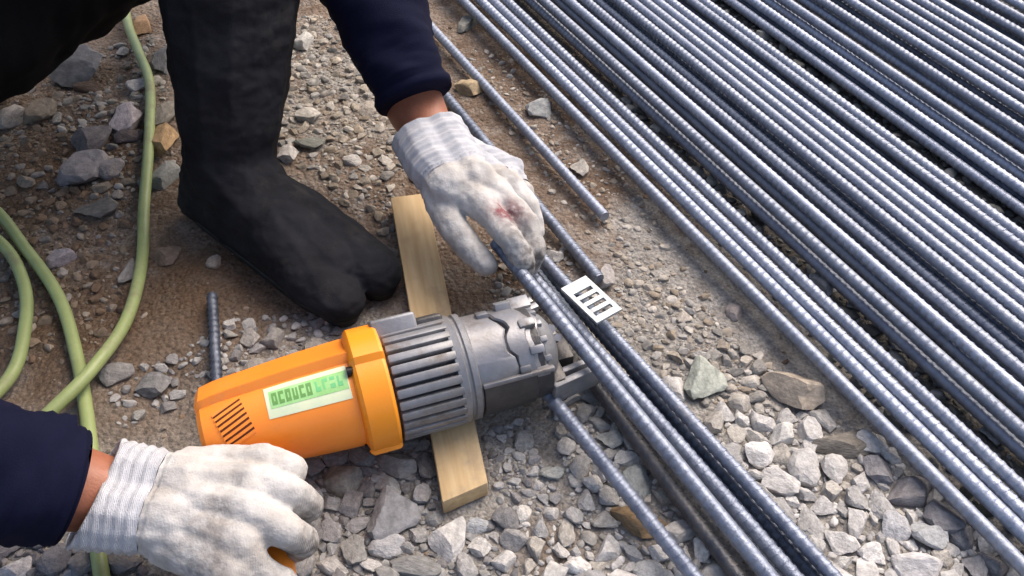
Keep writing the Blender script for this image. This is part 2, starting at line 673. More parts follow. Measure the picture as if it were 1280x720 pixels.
BD = (at(-235 + 813, 0) - at(-235 + 813 * 1.8, -821 + 821 * 1.8)).normalized()  # all laid-out bars share this direction
LONG = [bar_mesh("long_bar", 4.2, m=M['steel_bar']), bar_mesh("long_bar_b", 4.2, pitch=0.0098, m=M['steel_bar'])]
LAID = [  # x where the bar crosses the top edge of the photograph, axis height, label
    (578, .022, "laid-out ribbed steel bar at the very edge of the spread, next to bare dirt"),
    (600, .026, "ribbed steel bar second from the dirt edge of the spread"),
    (615, .027, "ribbed steel bar third from the dirt edge of the spread"),
    (633, .028, "ribbed steel bar fourth from the dirt edge, beside the first dark gap"),
    (662, .012, "low ribbed steel bar lying alone in the first dark gap of the spread"),
    (679, .030, "ribbed steel bar just past the first dark gap, fifth raised bar of the spread"),
    (697, .014, "sunken ribbed steel bar right after the fifth raised bar"),
    (711, .030, "sixth raised ribbed steel bar of the spread"),
    (731, .030, "seventh raised ribbed steel bar of the spread"),
    (746, .014, "sunken ribbed steel bar between the seventh and eighth raised bars"),
    (770, .031, "eighth raised ribbed steel bar, beside the broad dark stripe"),
    (787, .031, "ninth raised ribbed steel bar, in the tight middle band"),
    (804, .031, "tenth raised ribbed steel bar, in the tight middle band"),
    (820, .031, "eleventh raised ribbed steel bar, in the tight middle band"),
    (836, .030, "twelfth raised ribbed steel bar, last before the narrow dark stripe"),
    (862, .030, "thirteenth raised ribbed steel bar, just past the narrow dark stripe"),
    (877, .030, "fourteenth raised ribbed steel bar, last before the pale gravel gap"),
    (912, .014, "low ribbed steel bar just beyond the pale gravel gap"),
    (939, .028, "ribbed steel bar second beyond the pale gravel gap"),
    (958, .013, "sunken ribbed steel bar third beyond the pale gravel gap"),
    (980, .029, "ribbed steel bar fourth beyond the pale gravel gap"),
    (1003, .014, "sunken ribbed steel bar fifth beyond the pale gravel gap"),
    (1026, .029, "ribbed steel bar sixth beyond the pale gravel gap"),
    (1061, .029, "ribbed steel bar seventh beyond the pale gravel gap"),
    (1083, .026, "ribbed steel bar eighth beyond the pale gravel gap"),
    (1104, .030, "ribbed steel bar ninth beyond the pale gravel gap"),
    (1126, .029, "ribbed steel bar tenth beyond the pale gravel gap"),
    (1148, .030, "ribbed steel bar eleventh beyond the pale gravel gap"),
    (1168, .029, "ribbed steel bar twelfth beyond the pale gravel gap"),
    (1203, .028, "ribbed steel bar third from the far corner of the spread"),
    (1234, .029, "ribbed steel bar second from the far corner of the spread"),
    (1263, .029, "ribbed steel bar in the far corner of the spread"),
]
for i, (px, z, lb) in enumerate(LAID):
    p = at(px, 0, z)
    jit = Vector((random.uniform(-1, 1), 0, 0)) * 0.0015
    p0 = p + BD * 2.4
    o = bar_between(LONG[i % 2], p0, p - BD * 1.2 + jit, random.uniform(0, 6.28))
    tag(o, lb, "steel bar", "steel bars laid out side by side on the ground")

LOWER = bar_mesh("lower_bar", 4.2, m=M['offcut'])  # bars added in the gaps, dark colour standing in for gap shade
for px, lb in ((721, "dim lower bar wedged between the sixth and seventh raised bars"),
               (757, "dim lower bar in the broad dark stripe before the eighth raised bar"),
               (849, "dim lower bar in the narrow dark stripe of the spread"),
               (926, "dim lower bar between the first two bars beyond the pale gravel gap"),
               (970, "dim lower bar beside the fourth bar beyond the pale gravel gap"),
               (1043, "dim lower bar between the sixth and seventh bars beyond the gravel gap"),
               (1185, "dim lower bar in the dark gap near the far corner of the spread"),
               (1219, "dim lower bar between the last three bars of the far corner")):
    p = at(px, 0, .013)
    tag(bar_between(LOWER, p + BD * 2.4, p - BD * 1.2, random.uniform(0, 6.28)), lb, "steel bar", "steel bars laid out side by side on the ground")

HELD = bar_mesh("held_bar", 1.15, m=M['held_bar'], r_=.0065)


def two_point(name, me, a, b, back, label, group=None):
    d = (b - a).normalized()
    o = bar_between(me, a - d * back, b, random.uniform(0, 6.28), name)
    return tag(o, label, "steel bar", group)


G1 = "steel bars at the cutter"
two_point("steel_bar", HELD, at(645, 334, .088), at(961, 720, .050), .04, "ribbed steel bar held in the glove, passing closest over the cutter jaw", G1)
two_point("steel_bar", HELD, at(671, 352, .060), at(992, 720, .036), .05, "ribbed steel bar running under the glove, middle of the held bundle", G1)
two_point("steel_bar", HELD, at(673, 318, .058), at(1041, 720, .034), .05, "ribbed steel bar under the slotted plate, outer bar of the held bundle", G1)
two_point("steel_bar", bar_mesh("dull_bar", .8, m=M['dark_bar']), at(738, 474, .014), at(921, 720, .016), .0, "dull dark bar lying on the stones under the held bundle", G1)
SHADE_BAR = bar_mesh("shade_bar_long", 1.15, m=M['offcut'], r_=.0066)  # bars added low in the bundle, coloured dark for the shadow there
two_point("steel_bar", SHADE_BAR, at(672, 344, .034), at(968, 720, .020), .06, "dark bar low in the held bundle, just under its first two bars", G1)
two_point("steel_bar", SHADE_BAR, at(684, 340, .032), at(1018, 720, .018), .06, "dark bar passing low under the middle of the slotted plate", G1)
two_point("steel_bar", bar_mesh("pale_bar", .8, m=M['steel_bar']), at(785, 475, .015), at(1014, 720, .015), .0, "pale steel bar low between the held bars, on the gravel", G1)
two_point("steel_bar", bar_mesh("cut_bar", .62, m=M['held_bar'], r_=.0068), at(677, 482, .040), at(867, 720, .026), .0, "ribbed steel bar whose end sits in the cutter jaw", G1)
two_point("steel_bar", bar_mesh("ended_bar", .42, m=M['held_bar']), at(749, 349, .013), at(648, 228, .013), .0, "short-ended steel bar coming out from behind the upper glove", G1)
tg = bar_mesh("loose_bar", .85, m=M['steel_bar'], rib=.0004)
two_point("steel_bar", tg, at(756, 271, .013), at(545, 40, .013), .0, "single steel bar lying alone on the dirt beside the upper arm", G1)
two_point("bar_offcut", bar_mesh("offcut", .20, m=M['offcut'], r_=.0056, pitch=.0085), at(265, 369, .014), at(271, 482, .014), 0, "short ribbed bar offcut on the dirt below the boot")


# slotted plate on the held bars
def slotted_plate():
    L, W, T = .070, .036, .003
    fx = [0.0, .016]
    s = (L - .016 - .004) / 4
    xs = [0, .017]
    for k in range(4):
        xs += [xs[-1] + s * .52, xs[-1] + s]
    xs[-1] = L
    ys = [0, .0055, W - .0055, W]
    bm = bmesh.new()
    g = [[bm.verts.new((x, y, 0)) for y in ys] for x in xs]
    for i in range(len(xs) - 1):
        for j in range(3):
            if j == 1 and i % 2 == 1 and i < 8:
                continue
            bm.faces.new((g[i][j], g[i + 1][j], g[i + 1][j + 1], g[i][j + 1]))
    r_ = bmesh.ops.extrude_face_region(bm, geom=list(bm.faces))
    for v in r_['geom']:
        if isinstance(v, bmesh.types.BMVert):
            v.co.z += T
    bmesh.ops.recalc_face_normals(bm, faces=list(bm.faces))
    me = bpy.data.meshes.new("slotted_plate")
    bm.to_mesh(me)
    bm.free()
    me.materials.append(M['zinc'])
    finish(me, False)
    z = .071
    a, b, c = at(701, 363, z), at(746, 406, z), at(733, 348, z)
    X = (b - a).normalized()
    Z = Vector((0, 0, 1))
    Y = Z.cross(X)
    sx, sy = (b - a).length / L, (c - a).dot(Y) / W
    mx = Matrix(((X.x * sx, Y.x * sy, 0, a.x), (X.y * sx, Y.y * sy, 0, a.y), (0, 0, 1, a.z), (0, 0, 0, 1)))
    me.transform(Matrix.Diagonal((sx, sy, 1, 1)))
    o = link("slotted_plate", me, None, Matrix.Translation(a) @ Matrix((X, Y, Z)).transposed().to_4x4())
    tag(o, "bright metal plate with four slots lying across the held bars", "plate")


slotted_plate()


# ------------------------------------------------------------------ batten
def batten():
    T = .021
    a, b = at(488, 246, T), at(553, 628, T)
    br = at(613, 618, T)
    Y = (a - b).normalized()
    X = Vector((Y.y, -Y.x, 0))
    L, W = (a - b).length, .047
    W = (br - b).dot(X)
    nx, ny = 6, 24
    bm = bmesh.new()
    bmesh.ops.create_cube(bm, size=1)
    for v in bm.verts:
        v.co = Vector(((v.co.x + .5) * W, (v.co.y + .5) * L, (v.co.z - .5) * T))
    bmesh.ops.bevel(bm, geom=list(bm.edges), offset=.0016, segments=2, affect='EDGES', profile=.5)
    for v in bm.verts:          # the lower end is sawn a little askew, the top slightly cupped
        if v.co.y < .02:
            v.co.y += (v.co.x / W) * .012
        v.co.z += .001 * math.sin(v.co.y * 9)
    me = bpy.data.meshes.new("batten")
    bm.to_mesh(me)
    bm.free()
    me.materials.append(M['wood'])
    finish(me, True, 35)
    o = link("wooden_batten", me, None, Matrix.Translation(b) @ Matrix((X, Y, Vector((0, 0, 1)))).transposed().to_4x4())
    tag(o, "pale wooden batten on the ground under the cutter's gear case", "batten")


batten()


# ------------------------------------------------------------------ hose
def hose():
    r_ = .0069
    P = [at(150, -60, .012), at(158, 20, .012), at(172, 62, .012), at(187, 105, .012), at(186, 180, .012), at(180, 260, .012), at(177, 330, .013),
         at(158, 400, .016), at(118, 458, .026), at(72, 506, .026), at(10, 560, .016), at(-90, 600, .012), at(-190, 540, .012), at(-170, 400, .012),
         at(-90, 290, .012), at(-20, 255, .012), at(35, 315, .012), at(75, 375, .012), at(97, 450, .009), at(108, 515, .009), at(118, 600, .010), at(122, 680, .010),
         at(124, 760, .010), at(60, 860, .010), at(-120, 850, .010), at(-260, 700, .010), at(-260, 480, .010), at(-150, 330, .028), at(-60, 275, .028), at(2, 305, .016),
         at(30, 355, .012), at(31, 410, .012), at(12, 472, .012), at(-60, 540, .028), at(-160, 640, .03)]
    pts = spline(P, 10)
    V, F = loft(tube(pts, r_, 14))
    o = link("green_hose", new_mesh("green_hose", V, F, M['hose'], True))
    tag(o, "pale green hose looping over the dirt left of the boot", "hose")


hose()

# ------------------------------------------------------------------ rebar cutter
TA, TB = at(255, 543, .067), at(690, 430, .067)
TX = (TB - TA).normalized()
TY = Vector((0, 0, 1)).cross(TX)
tool = empty("rebar_cutter")
tool.matrix_world = Matrix.Translation(TA) @ Matrix((TX, TY, Vector((0, 0, 1)))).transposed().to_4x4()
tag(tool, "orange electric rebar cutter with grey finned gear case resting on the batten", "power tool")


def ring_at(x, r_, seg=64, fn=None, cy=0.0, cz=0.0):
    out = []
    for j in range(seg):
        a = 2 * math.pi * j / seg
        k = r_ * (fn(math.degrees(a)) if fn else 1.0)
        out.append(Vector((x, cy + k * math.cos(a), cz + k * math.sin(a))))
    return out


def turned(name, prof, m, parent=None, fn=None, seg=64, sharp=35):
    V, F = loft([ring_at(x, r_, seg, fn) for x, r_ in prof])
    return link(name, new_mesh(name, V, F, m, True, sharp), parent or tool)


def hr(x):                                  # radius of the motor housing along its length
    return np.interp(x, [0, .004, .02, .08, .135, .16], [.031, .035, .0385, .0445, .0475, .048])


def housing_fn(x):
    def f(d):
        t = (d - 58 + 180) % 360 - 180
        k = 1.0
        if abs(t) < 27:
            k = 1.05 / math.cos(R(t))
        elif abs(t) < 31:
            e = (abs(t) - 27) / 4
            k = (1.05 / math.cos(R(27))) * (1 - e) + e
        sq = 1 + .05 * (1 - min(1, x / .06)) * (1 - math.cos(R(4 * (d - 0)))) / 2
        return k * sq
    return f


def surf(x, d, off=0.0):
    k = hr(x) * housing_fn(x)(d) + off
    return Vector((x, k * math.cos(R(d)), k * math.sin(R(d))))


xs = [0, .0015, .004, .009, .016, .03, .05, .07, .09, .11, .13, .146]
V, F = loft([ring_at(x, hr(x), 120, housing_fn(x)) for x in xs])
housing = link("motor_housing", new_mesh("motor_housing", V, F, M['orange'], True, 32), tool)


def patch(name, x0, x1, d0, d1, off, m, parent, n=8, skew=0.0, twist=0.0):
    V, F = [], []
    for i in range(n + 1):
        for j in range(n + 1):
            d = d0 + (d1 - d0) * j / n + twist * (i / n - .5)
            x = x0 + (x1 - x0) * i / n + skew * (j / n - .5)
            V.append(surf(x, d, off))
    k = len(V)
    V += [surf(v.x, math.degrees(math.atan2(v.z, v.y)), -0.0004) for v in V[:k]]
    for i in range(n):
        for j in range(n):
            a = i * (n + 1) + j
            F.append((a, a + 1, a + n + 2, a + n + 1))
            F.append((k + a, k + a + n + 1, k + a + n + 2, k + a + 1))
    rim = [i * (n + 1) for i in range(n + 1)] + [n * (n + 1) + j for j in range(1, n + 1)] + [i * (n + 1) + n for i in range(n - 1, -1, -1)] + [j for j in range(n - 1, 0, -1)]
    for i in range(len(rim)):
        a, b = rim[i], rim[(i + 1) % len(rim)]
        F.append((a, b, k + b, k + a))
    me = new_mesh(name, V, F, m, True, 40)
    bm = bmesh.new()
    bm.from_mesh(me)
    bmesh.ops.recalc_face_normals(bm, faces=list(bm.faces))
    bm.to_mesh(me)
    bm.free()
    return link(name, me, parent)


# label: white sticker, green field, dark lettering too blurred to read
lab = patch("label_sticker", .0605, .1335, 93, 131, .0005, M['white_print'], tool, 10)
patch("green_field", .064, .1325, 99, 120, .0008, M['green_print'], lab, 8)
for k in range(6):                          # dark characters on the left half: heavy, crowded strokes
    x = .0660 + k * .0061
    for (u0, u1, e0, e1) in ((0, .0018, 103, 116), (.0029, .0046, 103, 116), (.0, .0046, 102, 106), (0, .0046, 112.5, 116.5)):
        if k in (1, 4) and u0 > .0028 and e0 == 103:
            continue
        if k == 3 and e0 == 102:
            continue
        patch("character", x + u0, x + u1, e0, e1, .0010, M['dark_green'], lab, 2)
for k in range(4):
    x = .1045 + k * .0065
    for (u0, u1, e0, e1) in ((0, .0018, 103, 114), (.0, .0045, 102, 106), (0, .0045, 110, 115)):
        if (k + e0) % 3 == 0:
            continue
        patch("character", x + u0, x + u1, e0, e1, .0010, M['pale_green'], lab, 2)

# ventilation slots: surface patch, slot shade in its colour, with orange bars across
vent = patch("vent_shade_patch", .0185, .0430, 101, 146, .0004, M['vent_shade'], tool, 8, skew=.008, twist=-15)
for k in range(8):
    d = 101 + k * 6.43
    o_ = .008 * (k / 7 - .5)
    patch("vent_bar", .0180 + o_, .0435 + o_, d - 2.0, d + 2.0, .0014, M['orange'], vent, 3, twist=-15)


# collar, split by a seam, with raised lug and screws
def collar_fn(d):
    if 18 <= d <= 101:
        return 1.10 if 22 <= d <= 98 else 1.05
    if 205 <= d <= 228:
        return 1.06
    return 1.0


turned("collar", [(.137, .048), (.139, .053), (.142, .0555), (.166, .0555), (.1685, .054), (.1695, .049)], M['collar'], fn=collar_fn, seg=160, sharp=28)
for (d, x) in ((103, .1375), (207, .139), (20, .136)):
    v = surf(.130, d, .001)
    bm = bmesh.new()
    bmesh.ops.create_cone(bm, cap_ends=True, segments=16, radius1=.0048, radius2=.0042, depth=.008)
    bmesh.ops.rotate(bm, verts=bm.verts, matrix=Matrix.Rotation(math.pi / 2, 3, 'Y'))
    me = bpy.data.meshes.new("screw")
    bm.to_mesh(me)
    bm.free()
    me.materials.append(M['screw'])
    finish(me, True, 35)
    link("screw", me, tool, Matrix.Translation(Vector((x, v.y * 1.02, v.z * 1.02))))

# gear case with cooling fins
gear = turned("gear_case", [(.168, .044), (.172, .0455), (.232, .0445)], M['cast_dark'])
fin_me = box_mesh("fin", 0, .060, -.0040, .0040, -.003, .0072, M['cast'], .0014)
for k in range(21):
    d = 64 + k * 12.6
    a = R(d)
    mx = Matrix.Rotation(a - math.pi / 2, 4, 'X')
    link("fin", fin_me, gear, Matrix.Translation(Vector((.1715, math.cos(a) * .0455, math.sin(a) * .0455))) @ mx)
boss = box_mesh("boss", .164, .207, -.020, .020, .030, .0635, M['cast'], .003, 3)
link("boss", boss, tool, Matrix.Rotation(R(43 - 90), 4, 'X'))
b2 = box_mesh("boss_step", .206, .232, -.014, .014, .030, .056, M['cast_dark'], .003, 3)
link("boss_step", b2, tool, Matrix.Rotation(R(45 - 90), 4, 'X'))
turned("flange", [(.228, .046), (.229, .0515), (.236, .0525), (.238, .0495), (.240, .0495), (.2415, .0515), (.2465, .0515), (.248, .048)], M['cast'])


# front cylinder and head: castings meeting in a stepped joint
def stepped(d):
    d = d % 360
    return float(np.interp(d, [0, 60, 75, 84, 96, 106, 124, 132, 150, 164, 176, 200, 300, 360],
                           [0, .0, .001, .006, .0105, .007, .006, .012, .014, .009, .004, .004, 0, 0]))


def shell(name, x_of, xs_, m, front):
    seg = 120
    rings = []
    for (t, r_) in xs_:
        rings.append([Vector((x_of(360 * j / seg, t), r_ * math.cos(2 * math.pi * j / seg), r_ * math.sin(2 * math.pi * j / seg))) for j in range(seg)])
    V, F = loft(rings)
    return link(name, new_mesh(name, V, F, m, True, 34), tool)


def gap(d):
    return .0012 + .0045 * math.exp(-((d - 84) / 11) ** 2) + .0008 * math.sin(d * .21)


shell("front_cylinder", lambda d, t: .246 + (.0265 + stepped(d)) * t, [(0, .046), (.06, .0474), (.5, .0468), (.95, .0464), (1, .0452)], M['cast_light'], False)
turned("core", [(.262, .0425), (.312, .0425)], M['cast_dark'])  # dark core bared in the joint, coloured for the step's shadow
shell("cutter_head", lambda d, t: .2725 + gap(d) + stepped(d) + (.0405 - stepped(d)) * t, [(0, .0445), (.05, .0462), (.45, .0464), (.56, .0464), (.60, .0438), (.94, .0405), (1, .038)], M['cast_light'], True)
turned("nose", [(.313, .037), (.316, .0375), (.320, .0345), (.325, .032), (.330, .025), (.333, .016)], M['cast'])
# lower casing: a darker half shell with a ledge along its upper edge
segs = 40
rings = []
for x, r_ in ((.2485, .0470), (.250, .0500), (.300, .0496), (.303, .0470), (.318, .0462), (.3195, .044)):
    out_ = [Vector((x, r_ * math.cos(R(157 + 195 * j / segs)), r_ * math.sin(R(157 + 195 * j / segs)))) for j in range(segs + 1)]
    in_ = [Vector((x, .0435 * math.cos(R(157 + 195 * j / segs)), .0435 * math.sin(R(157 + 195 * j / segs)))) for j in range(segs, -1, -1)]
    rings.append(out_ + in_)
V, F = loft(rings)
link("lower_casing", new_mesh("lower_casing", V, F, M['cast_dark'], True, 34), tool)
a0 = R(155.5)
me = box_mesh("casing_ledge", .2490, .3185, -.0022, .0022, .044, .0512, M['cast_light'], .0012)
link("casing_ledge", me, tool, Matrix.Rotation(a0 - math.pi / 2, 4, 'X'))
# cast lugs round the head
for (x0, x1, wd, r0, r1, d, mm) in ((.283, .299, .013, .040, .0525, 52, 'cast'), (.296, .312, .009, .040, .0490, 96, 'cast'), (.299, .313, .008, .040, .0485, 130, 'cast_light'),
                                    (.262, .274, .010, .040, .0500, 64, 'cast_light'), (.301, .315, .008, .040, .0482, 158, 'cast'),
                                    (.286, .297, .007, .042, .0488, 149, 'cast_light')):
    me = box_mesh("cast_lug", x0, x1, -wd / 2, wd / 2, r0, r1, M[mm], .0016)
    link("cast_lug", me, tool, Matrix.Rotation(R(d - 90), 4, 'X'))
bolt_me = box_mesh("head_bolt", -.003, .004, -.0028, .0028, -.0028, .0028, M['cast'], .0008)
for k in range(8):
    a = R(44 + k * 25 + random.uniform(-3, 3))
    link("head_bolt", bolt_me, tool, Matrix.Translation(Vector((.316, math.cos(a) * .0372, math.sin(a) * .0372))) @ Matrix.Rotation(a, 4, 'X'))


def tbox(name, x0, x1, y0, y1, z0, z1, m, bev=.0015, rz=0.0):
    me = box_mesh(name, x0, x1, y0, y1, z0, z1, m, bev)
    if rz:
        c = Vector((x0, (y0 + y1) / 2, 0))
        me.transform(Matrix.Translation(c) @ Matrix.Rotation(rz, 4, 'Z') @ Matrix.Translation(-c))
    return link(name, me, tool)


tbox("jaw_arm", .318, .368, -.049, -.041, -.030, -.004, M['cast'], .002, R(10))
tbox("jaw_arm", .322, .371, -.034, -.027, -.034, -.006, M['cast'], .002, R(8))
tbox("jaw_arm", .318, .350, .024, .040, -.036, -.018, M['cast'], .003, R(-4))
tbox("jaw_back", .318, .334, -.046, .034, -.034, -.004, M['cast_dark'], .003)
tbox("cutter_blade", .330, .352, -.012, .014, -.030, -.012, M['cast_dark'], .001)
tbox("stop_block", .300, .322, .030, .046, .014, .030, M['cast'], .002)
tbox("stop_fork", .308, .329, .024, .031, .020, .027, M['cast_light'], .001, R(12))
tbox("stop_fork", .310, .328, .038, .045, .014, .021, M['cast_light'], .001, R(12))
for (x, y, z, r_) in ((.334, .010, .010, .0055), (.338, .001, .006, .0046), (.331, .017, .008, .004), (.336, .018, .000, .004)):
    bm = bmesh.new()
    bmesh.ops.create_cone(bm, cap_ends=True, segments=6, radius1=r_, radius2=r_ * .92, depth=.010)
    me = bpy.data.meshes.new("stop_nut")
    bm.to_mesh(me)
    bm.free()
    me.materials.append(M['cast_light'])
    finish(me, False)
    link("stop_nut", me, tool, Matrix.Translation((x, y, z)) @ Matrix.Rotation(R(35), 4, 'X'))

# pistol grip towards the near side
TI = tool.matrix_world.inverted()
gp = [TI @ at(325, 560, .066), TI @ at(332, 610, .056), TI @ at(338, 660, .052), TI @ at(343, 712, .050), TI @ at(347, 742, .050)]
gp = spline(gp, 4)
V, F = loft(tube(gp, [(.017, .019) for _ in gp], 28))
link("grip", new_mesh("grip", V, F, M['orange'], True, 50), tool)


# ------------------------------------------------------------------ person
person = empty("person", (-.36, .18, 0))
bpy.context.view_layer.update()
PI_ = Matrix.Translation((.36, -.18, 0))
tag(person, "crouching worker in navy jacket, black trousers, split-toe boots and white gloves", "person")


def ppart(name, me, m, parent=person):
    if len(me.materials) == 0:
        me.materials.append(m)
    else:
        me.materials[0] = m
    o = link(name, me, parent)
    if parent is person:
        o.matrix_parent_inverse = PI_
    return o


wrL, elL, shL = at(541, 176, .118), at(450, -45, .25), Vector((-.34, .38, .52))
wrR, elR, shR = at(150, 620, .092), at(-170, 560, .20), Vector((-.56, .02, .50))
hipL, hipR, kneeL, kneeR = Vector((-.44, .70, .31)), Vector((-.475, .44, .275)), Vector((-.275, .17, .48)), Vector((-.65, .03, .25))
ankL, shinT = at(288, 200, .095), at(289, 40, .215)
kneeL = ankL + (shinT - ankL) * 3.1
print('knee', kneeL, 'thigh', (kneeL - hipL).length, 'arms', (wrL - elL).length, (elL - shL).length, (wrR - elR).length, (elR - shR).length)
chest, belly, neck, headc = Vector((-.45, .21, .52)), Vector((-.49, .42, .42)), Vector((-.40, .12, .62)), Vector((-.345, .05, .70))

body_c = [
    (elL, .042, at(519, 134, .127), .036), (at(519, 134, .127), .036, wrL, .0285), (elL, .042, shL, .05), (elR, .043, at(86, 610, .103), .0365), (at(86, 610, .103), .0365, wrR, .0275), (elR, .042, shR, .05),
    (shL, .06, chest, .10), (shR, .06, chest, .10), (chest, .10, belly, .10), (belly, .10, (hipL + hipR) / 2, .10),
    (hipL, .08, kneeL, .055), (hipR, .08, kneeR, .055), (kneeL, .052, ankL, .035),
    (chest, .07, neck, .055), (neck, .052, headc, .07), (headc, .088, headc + Vector((.035, -.035, -.05)), .058),
    (headc + Vector((.055, -.055, -.025)), .018, headc + Vector((.078, -.078, -.03)), .012),
]
for s in (-1, 1):
    e = headc + Vector((.7071 * s, .7071 * s, 0)) * .085
    body_c.append((e, .014, e + Vector((0, 0, -.03)), .011))
ppart("body", cones_mesh(body_c, .005, 6), M['skin'])
hair = cones_mesh([(headc + Vector((-.018, .018, .022)), .088, headc + Vector((-.022, .022, -.01)), .084)], .006, 4)
wrinkle(hair, .006, 60)
hairo = ppart("hair", hair, M['hair'])
for s in (-1, 1):
    e = headc + Vector((.060, -.060, -.004)) + Vector((.7071 * s, .7071 * s, 0)) * .032
    V0, F0 = ico(3)
    e = e - Vector((.7071, -.7071, 0)) * .012
    eye = ppart("eye", new_mesh("eye", V0 * .0115 + np.array(e), F0, M['eye']), M['eye'])
    link("iris", new_mesh("iris", V0 * .0062 + np.array(e + Vector((.0052, -.0052, -.0028))), F0, M['hair']), eye)
    lid = e + Vector((.002, -.002, .010))
    sd_ = Vector((.7071, .7071, 0)) * .016
    ppart("eyebrow", cones_mesh([(lid - sd_ + Vector((.006, -.006, .006)), .0035, lid + sd_ + Vector((.006, -.006, .006)), .003)], .0015, 2), M['hair'])
mo = headc + Vector((.069, -.069, -.062))
sd_ = Vector((.7071, .7071, 0)) * .020
for dz, r_ in ((.003, .0045), (-.005, .0055)):
    ppart("lip", cones_mesh([(mo - sd_ + Vector((0, 0, dz)), .002, mo + Vector((.004, -.004, dz)), r_), (mo + Vector((.004, -.004, dz)), r_, mo + sd_ + Vector((0, 0, dz)), .002)], .0015, 2), M['lip'])

# jacket: trunk and two open-ended sleeves in one garment
jc = cones_mesh([(shL, .085, chest, .145), (shR, .085, chest, .145), (chest, .145, belly, .145), (belly, .145, (hipL + hipR) / 2 + Vector((0, 0, .03)), .14),
                 (shL, .075, shL.lerp(elL, .5), .066), (shR, .075, shR.lerp(elR, .5), .066)], .009, 8)
wrinkle(jc, .012, 14, seed=2)


def sleeve(sh, el, end, r_el, r_end, seed, elong=(1.0, 1.0)):
    P = [sh.lerp(el, .3), sh.lerp(el, .75), el + (el - (sh + end) / 2) * .06, el.lerp(end, .35), el.lerp(end, .7), end]
    pts = spline(P, 12)
    n = len(pts)
    rad = []
    for i in range(n):
        t = i / (n - 1)
        r_ = np.interp(t, [0, .45, 1], [.07, r_el, r_end])
        rad.append((r_ * elong[0], r_ * elong[1]))
    d = (pts[-1] - pts[-2]).normalized()
    pts += [end - d * .004, end - d * .03]
    rad += [(r_end * elong[0] - .004, r_end * elong[1] - .004), (r_end * elong[0] - .006, r_end * elong[1] - .006)]

    def fn(i, a):
        if i >= n - 1:
            return 0.0
        q = pts[i]
        if i >= n - 3:
            return .0014 + .0025 * noise.noise(Vector((math.cos(a) * 1.3, math.sin(a) * 1.3, seed)))
        if i == n - 4:
            return -.0012
        return .0095 * noise.noise(Vector((q.x * 22 + math.cos(a) * .9, q.y * 22 + math.sin(a) * .9, q.z * 22 + seed))) + .003 * noise.noise(Vector((i * .7, math.cos(a) * 2, math.sin(a) * 2 + seed)))
    return loft(tube(pts, rad, 40, fn), True, False)


bm = bmesh.new()
bm.from_mesh(jc)
bpy.data.meshes.remove(jc)
endL, endR = wrL.lerp(elL, .235), wrR.lerp(elR, .215)
print('sleeve ends', pix(endL), pix(endR))
for (V, F) in (sleeve(shL, elL, endL, .060, .0445, 1.0), sleeve(shR, elR, endR, .060, .046, 5.0)):
    vs_ = [bm.verts.new(v) for v in V]
    for f in F:
        bm.faces.new([vs_[i] for i in f])
bmesh.ops.recalc_face_normals(bm, faces=list(bm.faces))
me = bpy.data.meshes.new("jacket")
bm.to_mesh(me)
bm.free()
finish(me, True)
ppart("jacket", me, M['sleeve'])

# trousers
tr = cones_mesh([(kneeL, .085, ankL + (shinT - ankL) * 1.75, .083), (hipL, .105, kneeL, .082), (hipR, .122, kneeR, .094), (hipL, .12, hipR, .12),
                 (kneeR, .085, kneeR + Vector((-.10, .30, -.14)), .07), (kneeR + Vector((-.10, .30, -.14)), .07, kneeR + Vector((-.11, .38, -.17)), .06)], .007, 6)
wrinkle(tr, .010, 18, (1, 1, .6), 4)
ppart("trousers", tr, M['trouser'])


# split-toe boot
def flat_sole(me):
    for v in me.vertices:
        if v.co.z < .009:
            v.co.z = .009 + (v.co.z - .009) * .05


def boot(heel, ank, instep, b1, b2, t1, t2, shaft):
    c = [(heel, .037, instep, .047), (heel, .038, ank, .050), (ank, .053, instep, .046),
         (instep, .046, b1, .035), (instep, .046, b2, .036), (heel, .037, b1, .033), (heel, .036, b2, .032),
         (b1, .033, t1, .0280), (b2, .034, t2, .0300)]
    c.append((instep, .046, (b1 + b2) / 2 + (t1 + t2 - b1 - b2) * .10 + Vector((0, 0, .003)), .0335))
    for (a, ra), (b, rb) in zip(shaft[:-1], shaft[1:]):
        c.append((a, ra, b, rb))

    def post(me):
        for v in me.vertices:
            for k, (bb, tt) in enumerate(((b1, t1), (b2, t2))):
                pass
        wrinkle(me, .0022, 24, (1, 1, 1.8), 8)
        wrinkle(me, .0013, 30, (.7, .7, 1.5), 18)
        wrinkle(me, .0009, 90, (1, 1, 1.3), 28)
        for v in me.vertices:          # flat toe box
            k = max(0.0, min(1.0, ((v.co - heel).dot((t1 - heel).normalized()) - .13) / .09))
            v.co.z *= 1 - .20 * k
        flat_sole(me)
    o = ppart("boot", cones_mesh(c, .0024, 4, post), M['boot'])
    sc = [(Vector((p.x, p.y, .006)), r_ - .008, Vector((q.x, q.y, .006)), s_ - .007) for (p, r_, q, s_) in
          ((heel, .036, b1, .034), (heel, .036, b2, .034), (b1, .034, t1, .0275), (b2, .034, t2, .0295))]

    def clip(me):
        for v in me.vertices:
            v.co.z = min(max(v.co.z, -.004), .0105)
    link("sole", cones_mesh(sc, .003, 2, clip), o).data.materials.append(M['rubber'])
    return o


boot(at(262, 243, .036), at(287, 205, .088), at(322, 252, .060), at(392, 343, .033), at(428, 304, .035), at(425, 372, .027), at(470, 336, .029),
     [(at(287, 205, .088), .053), (at(289, 150, .135), .0585), (at(289, 95, .175), .066), (at(289, 40, .215), .072), (ankL + (shinT - ankL) * 1.5, .080)])


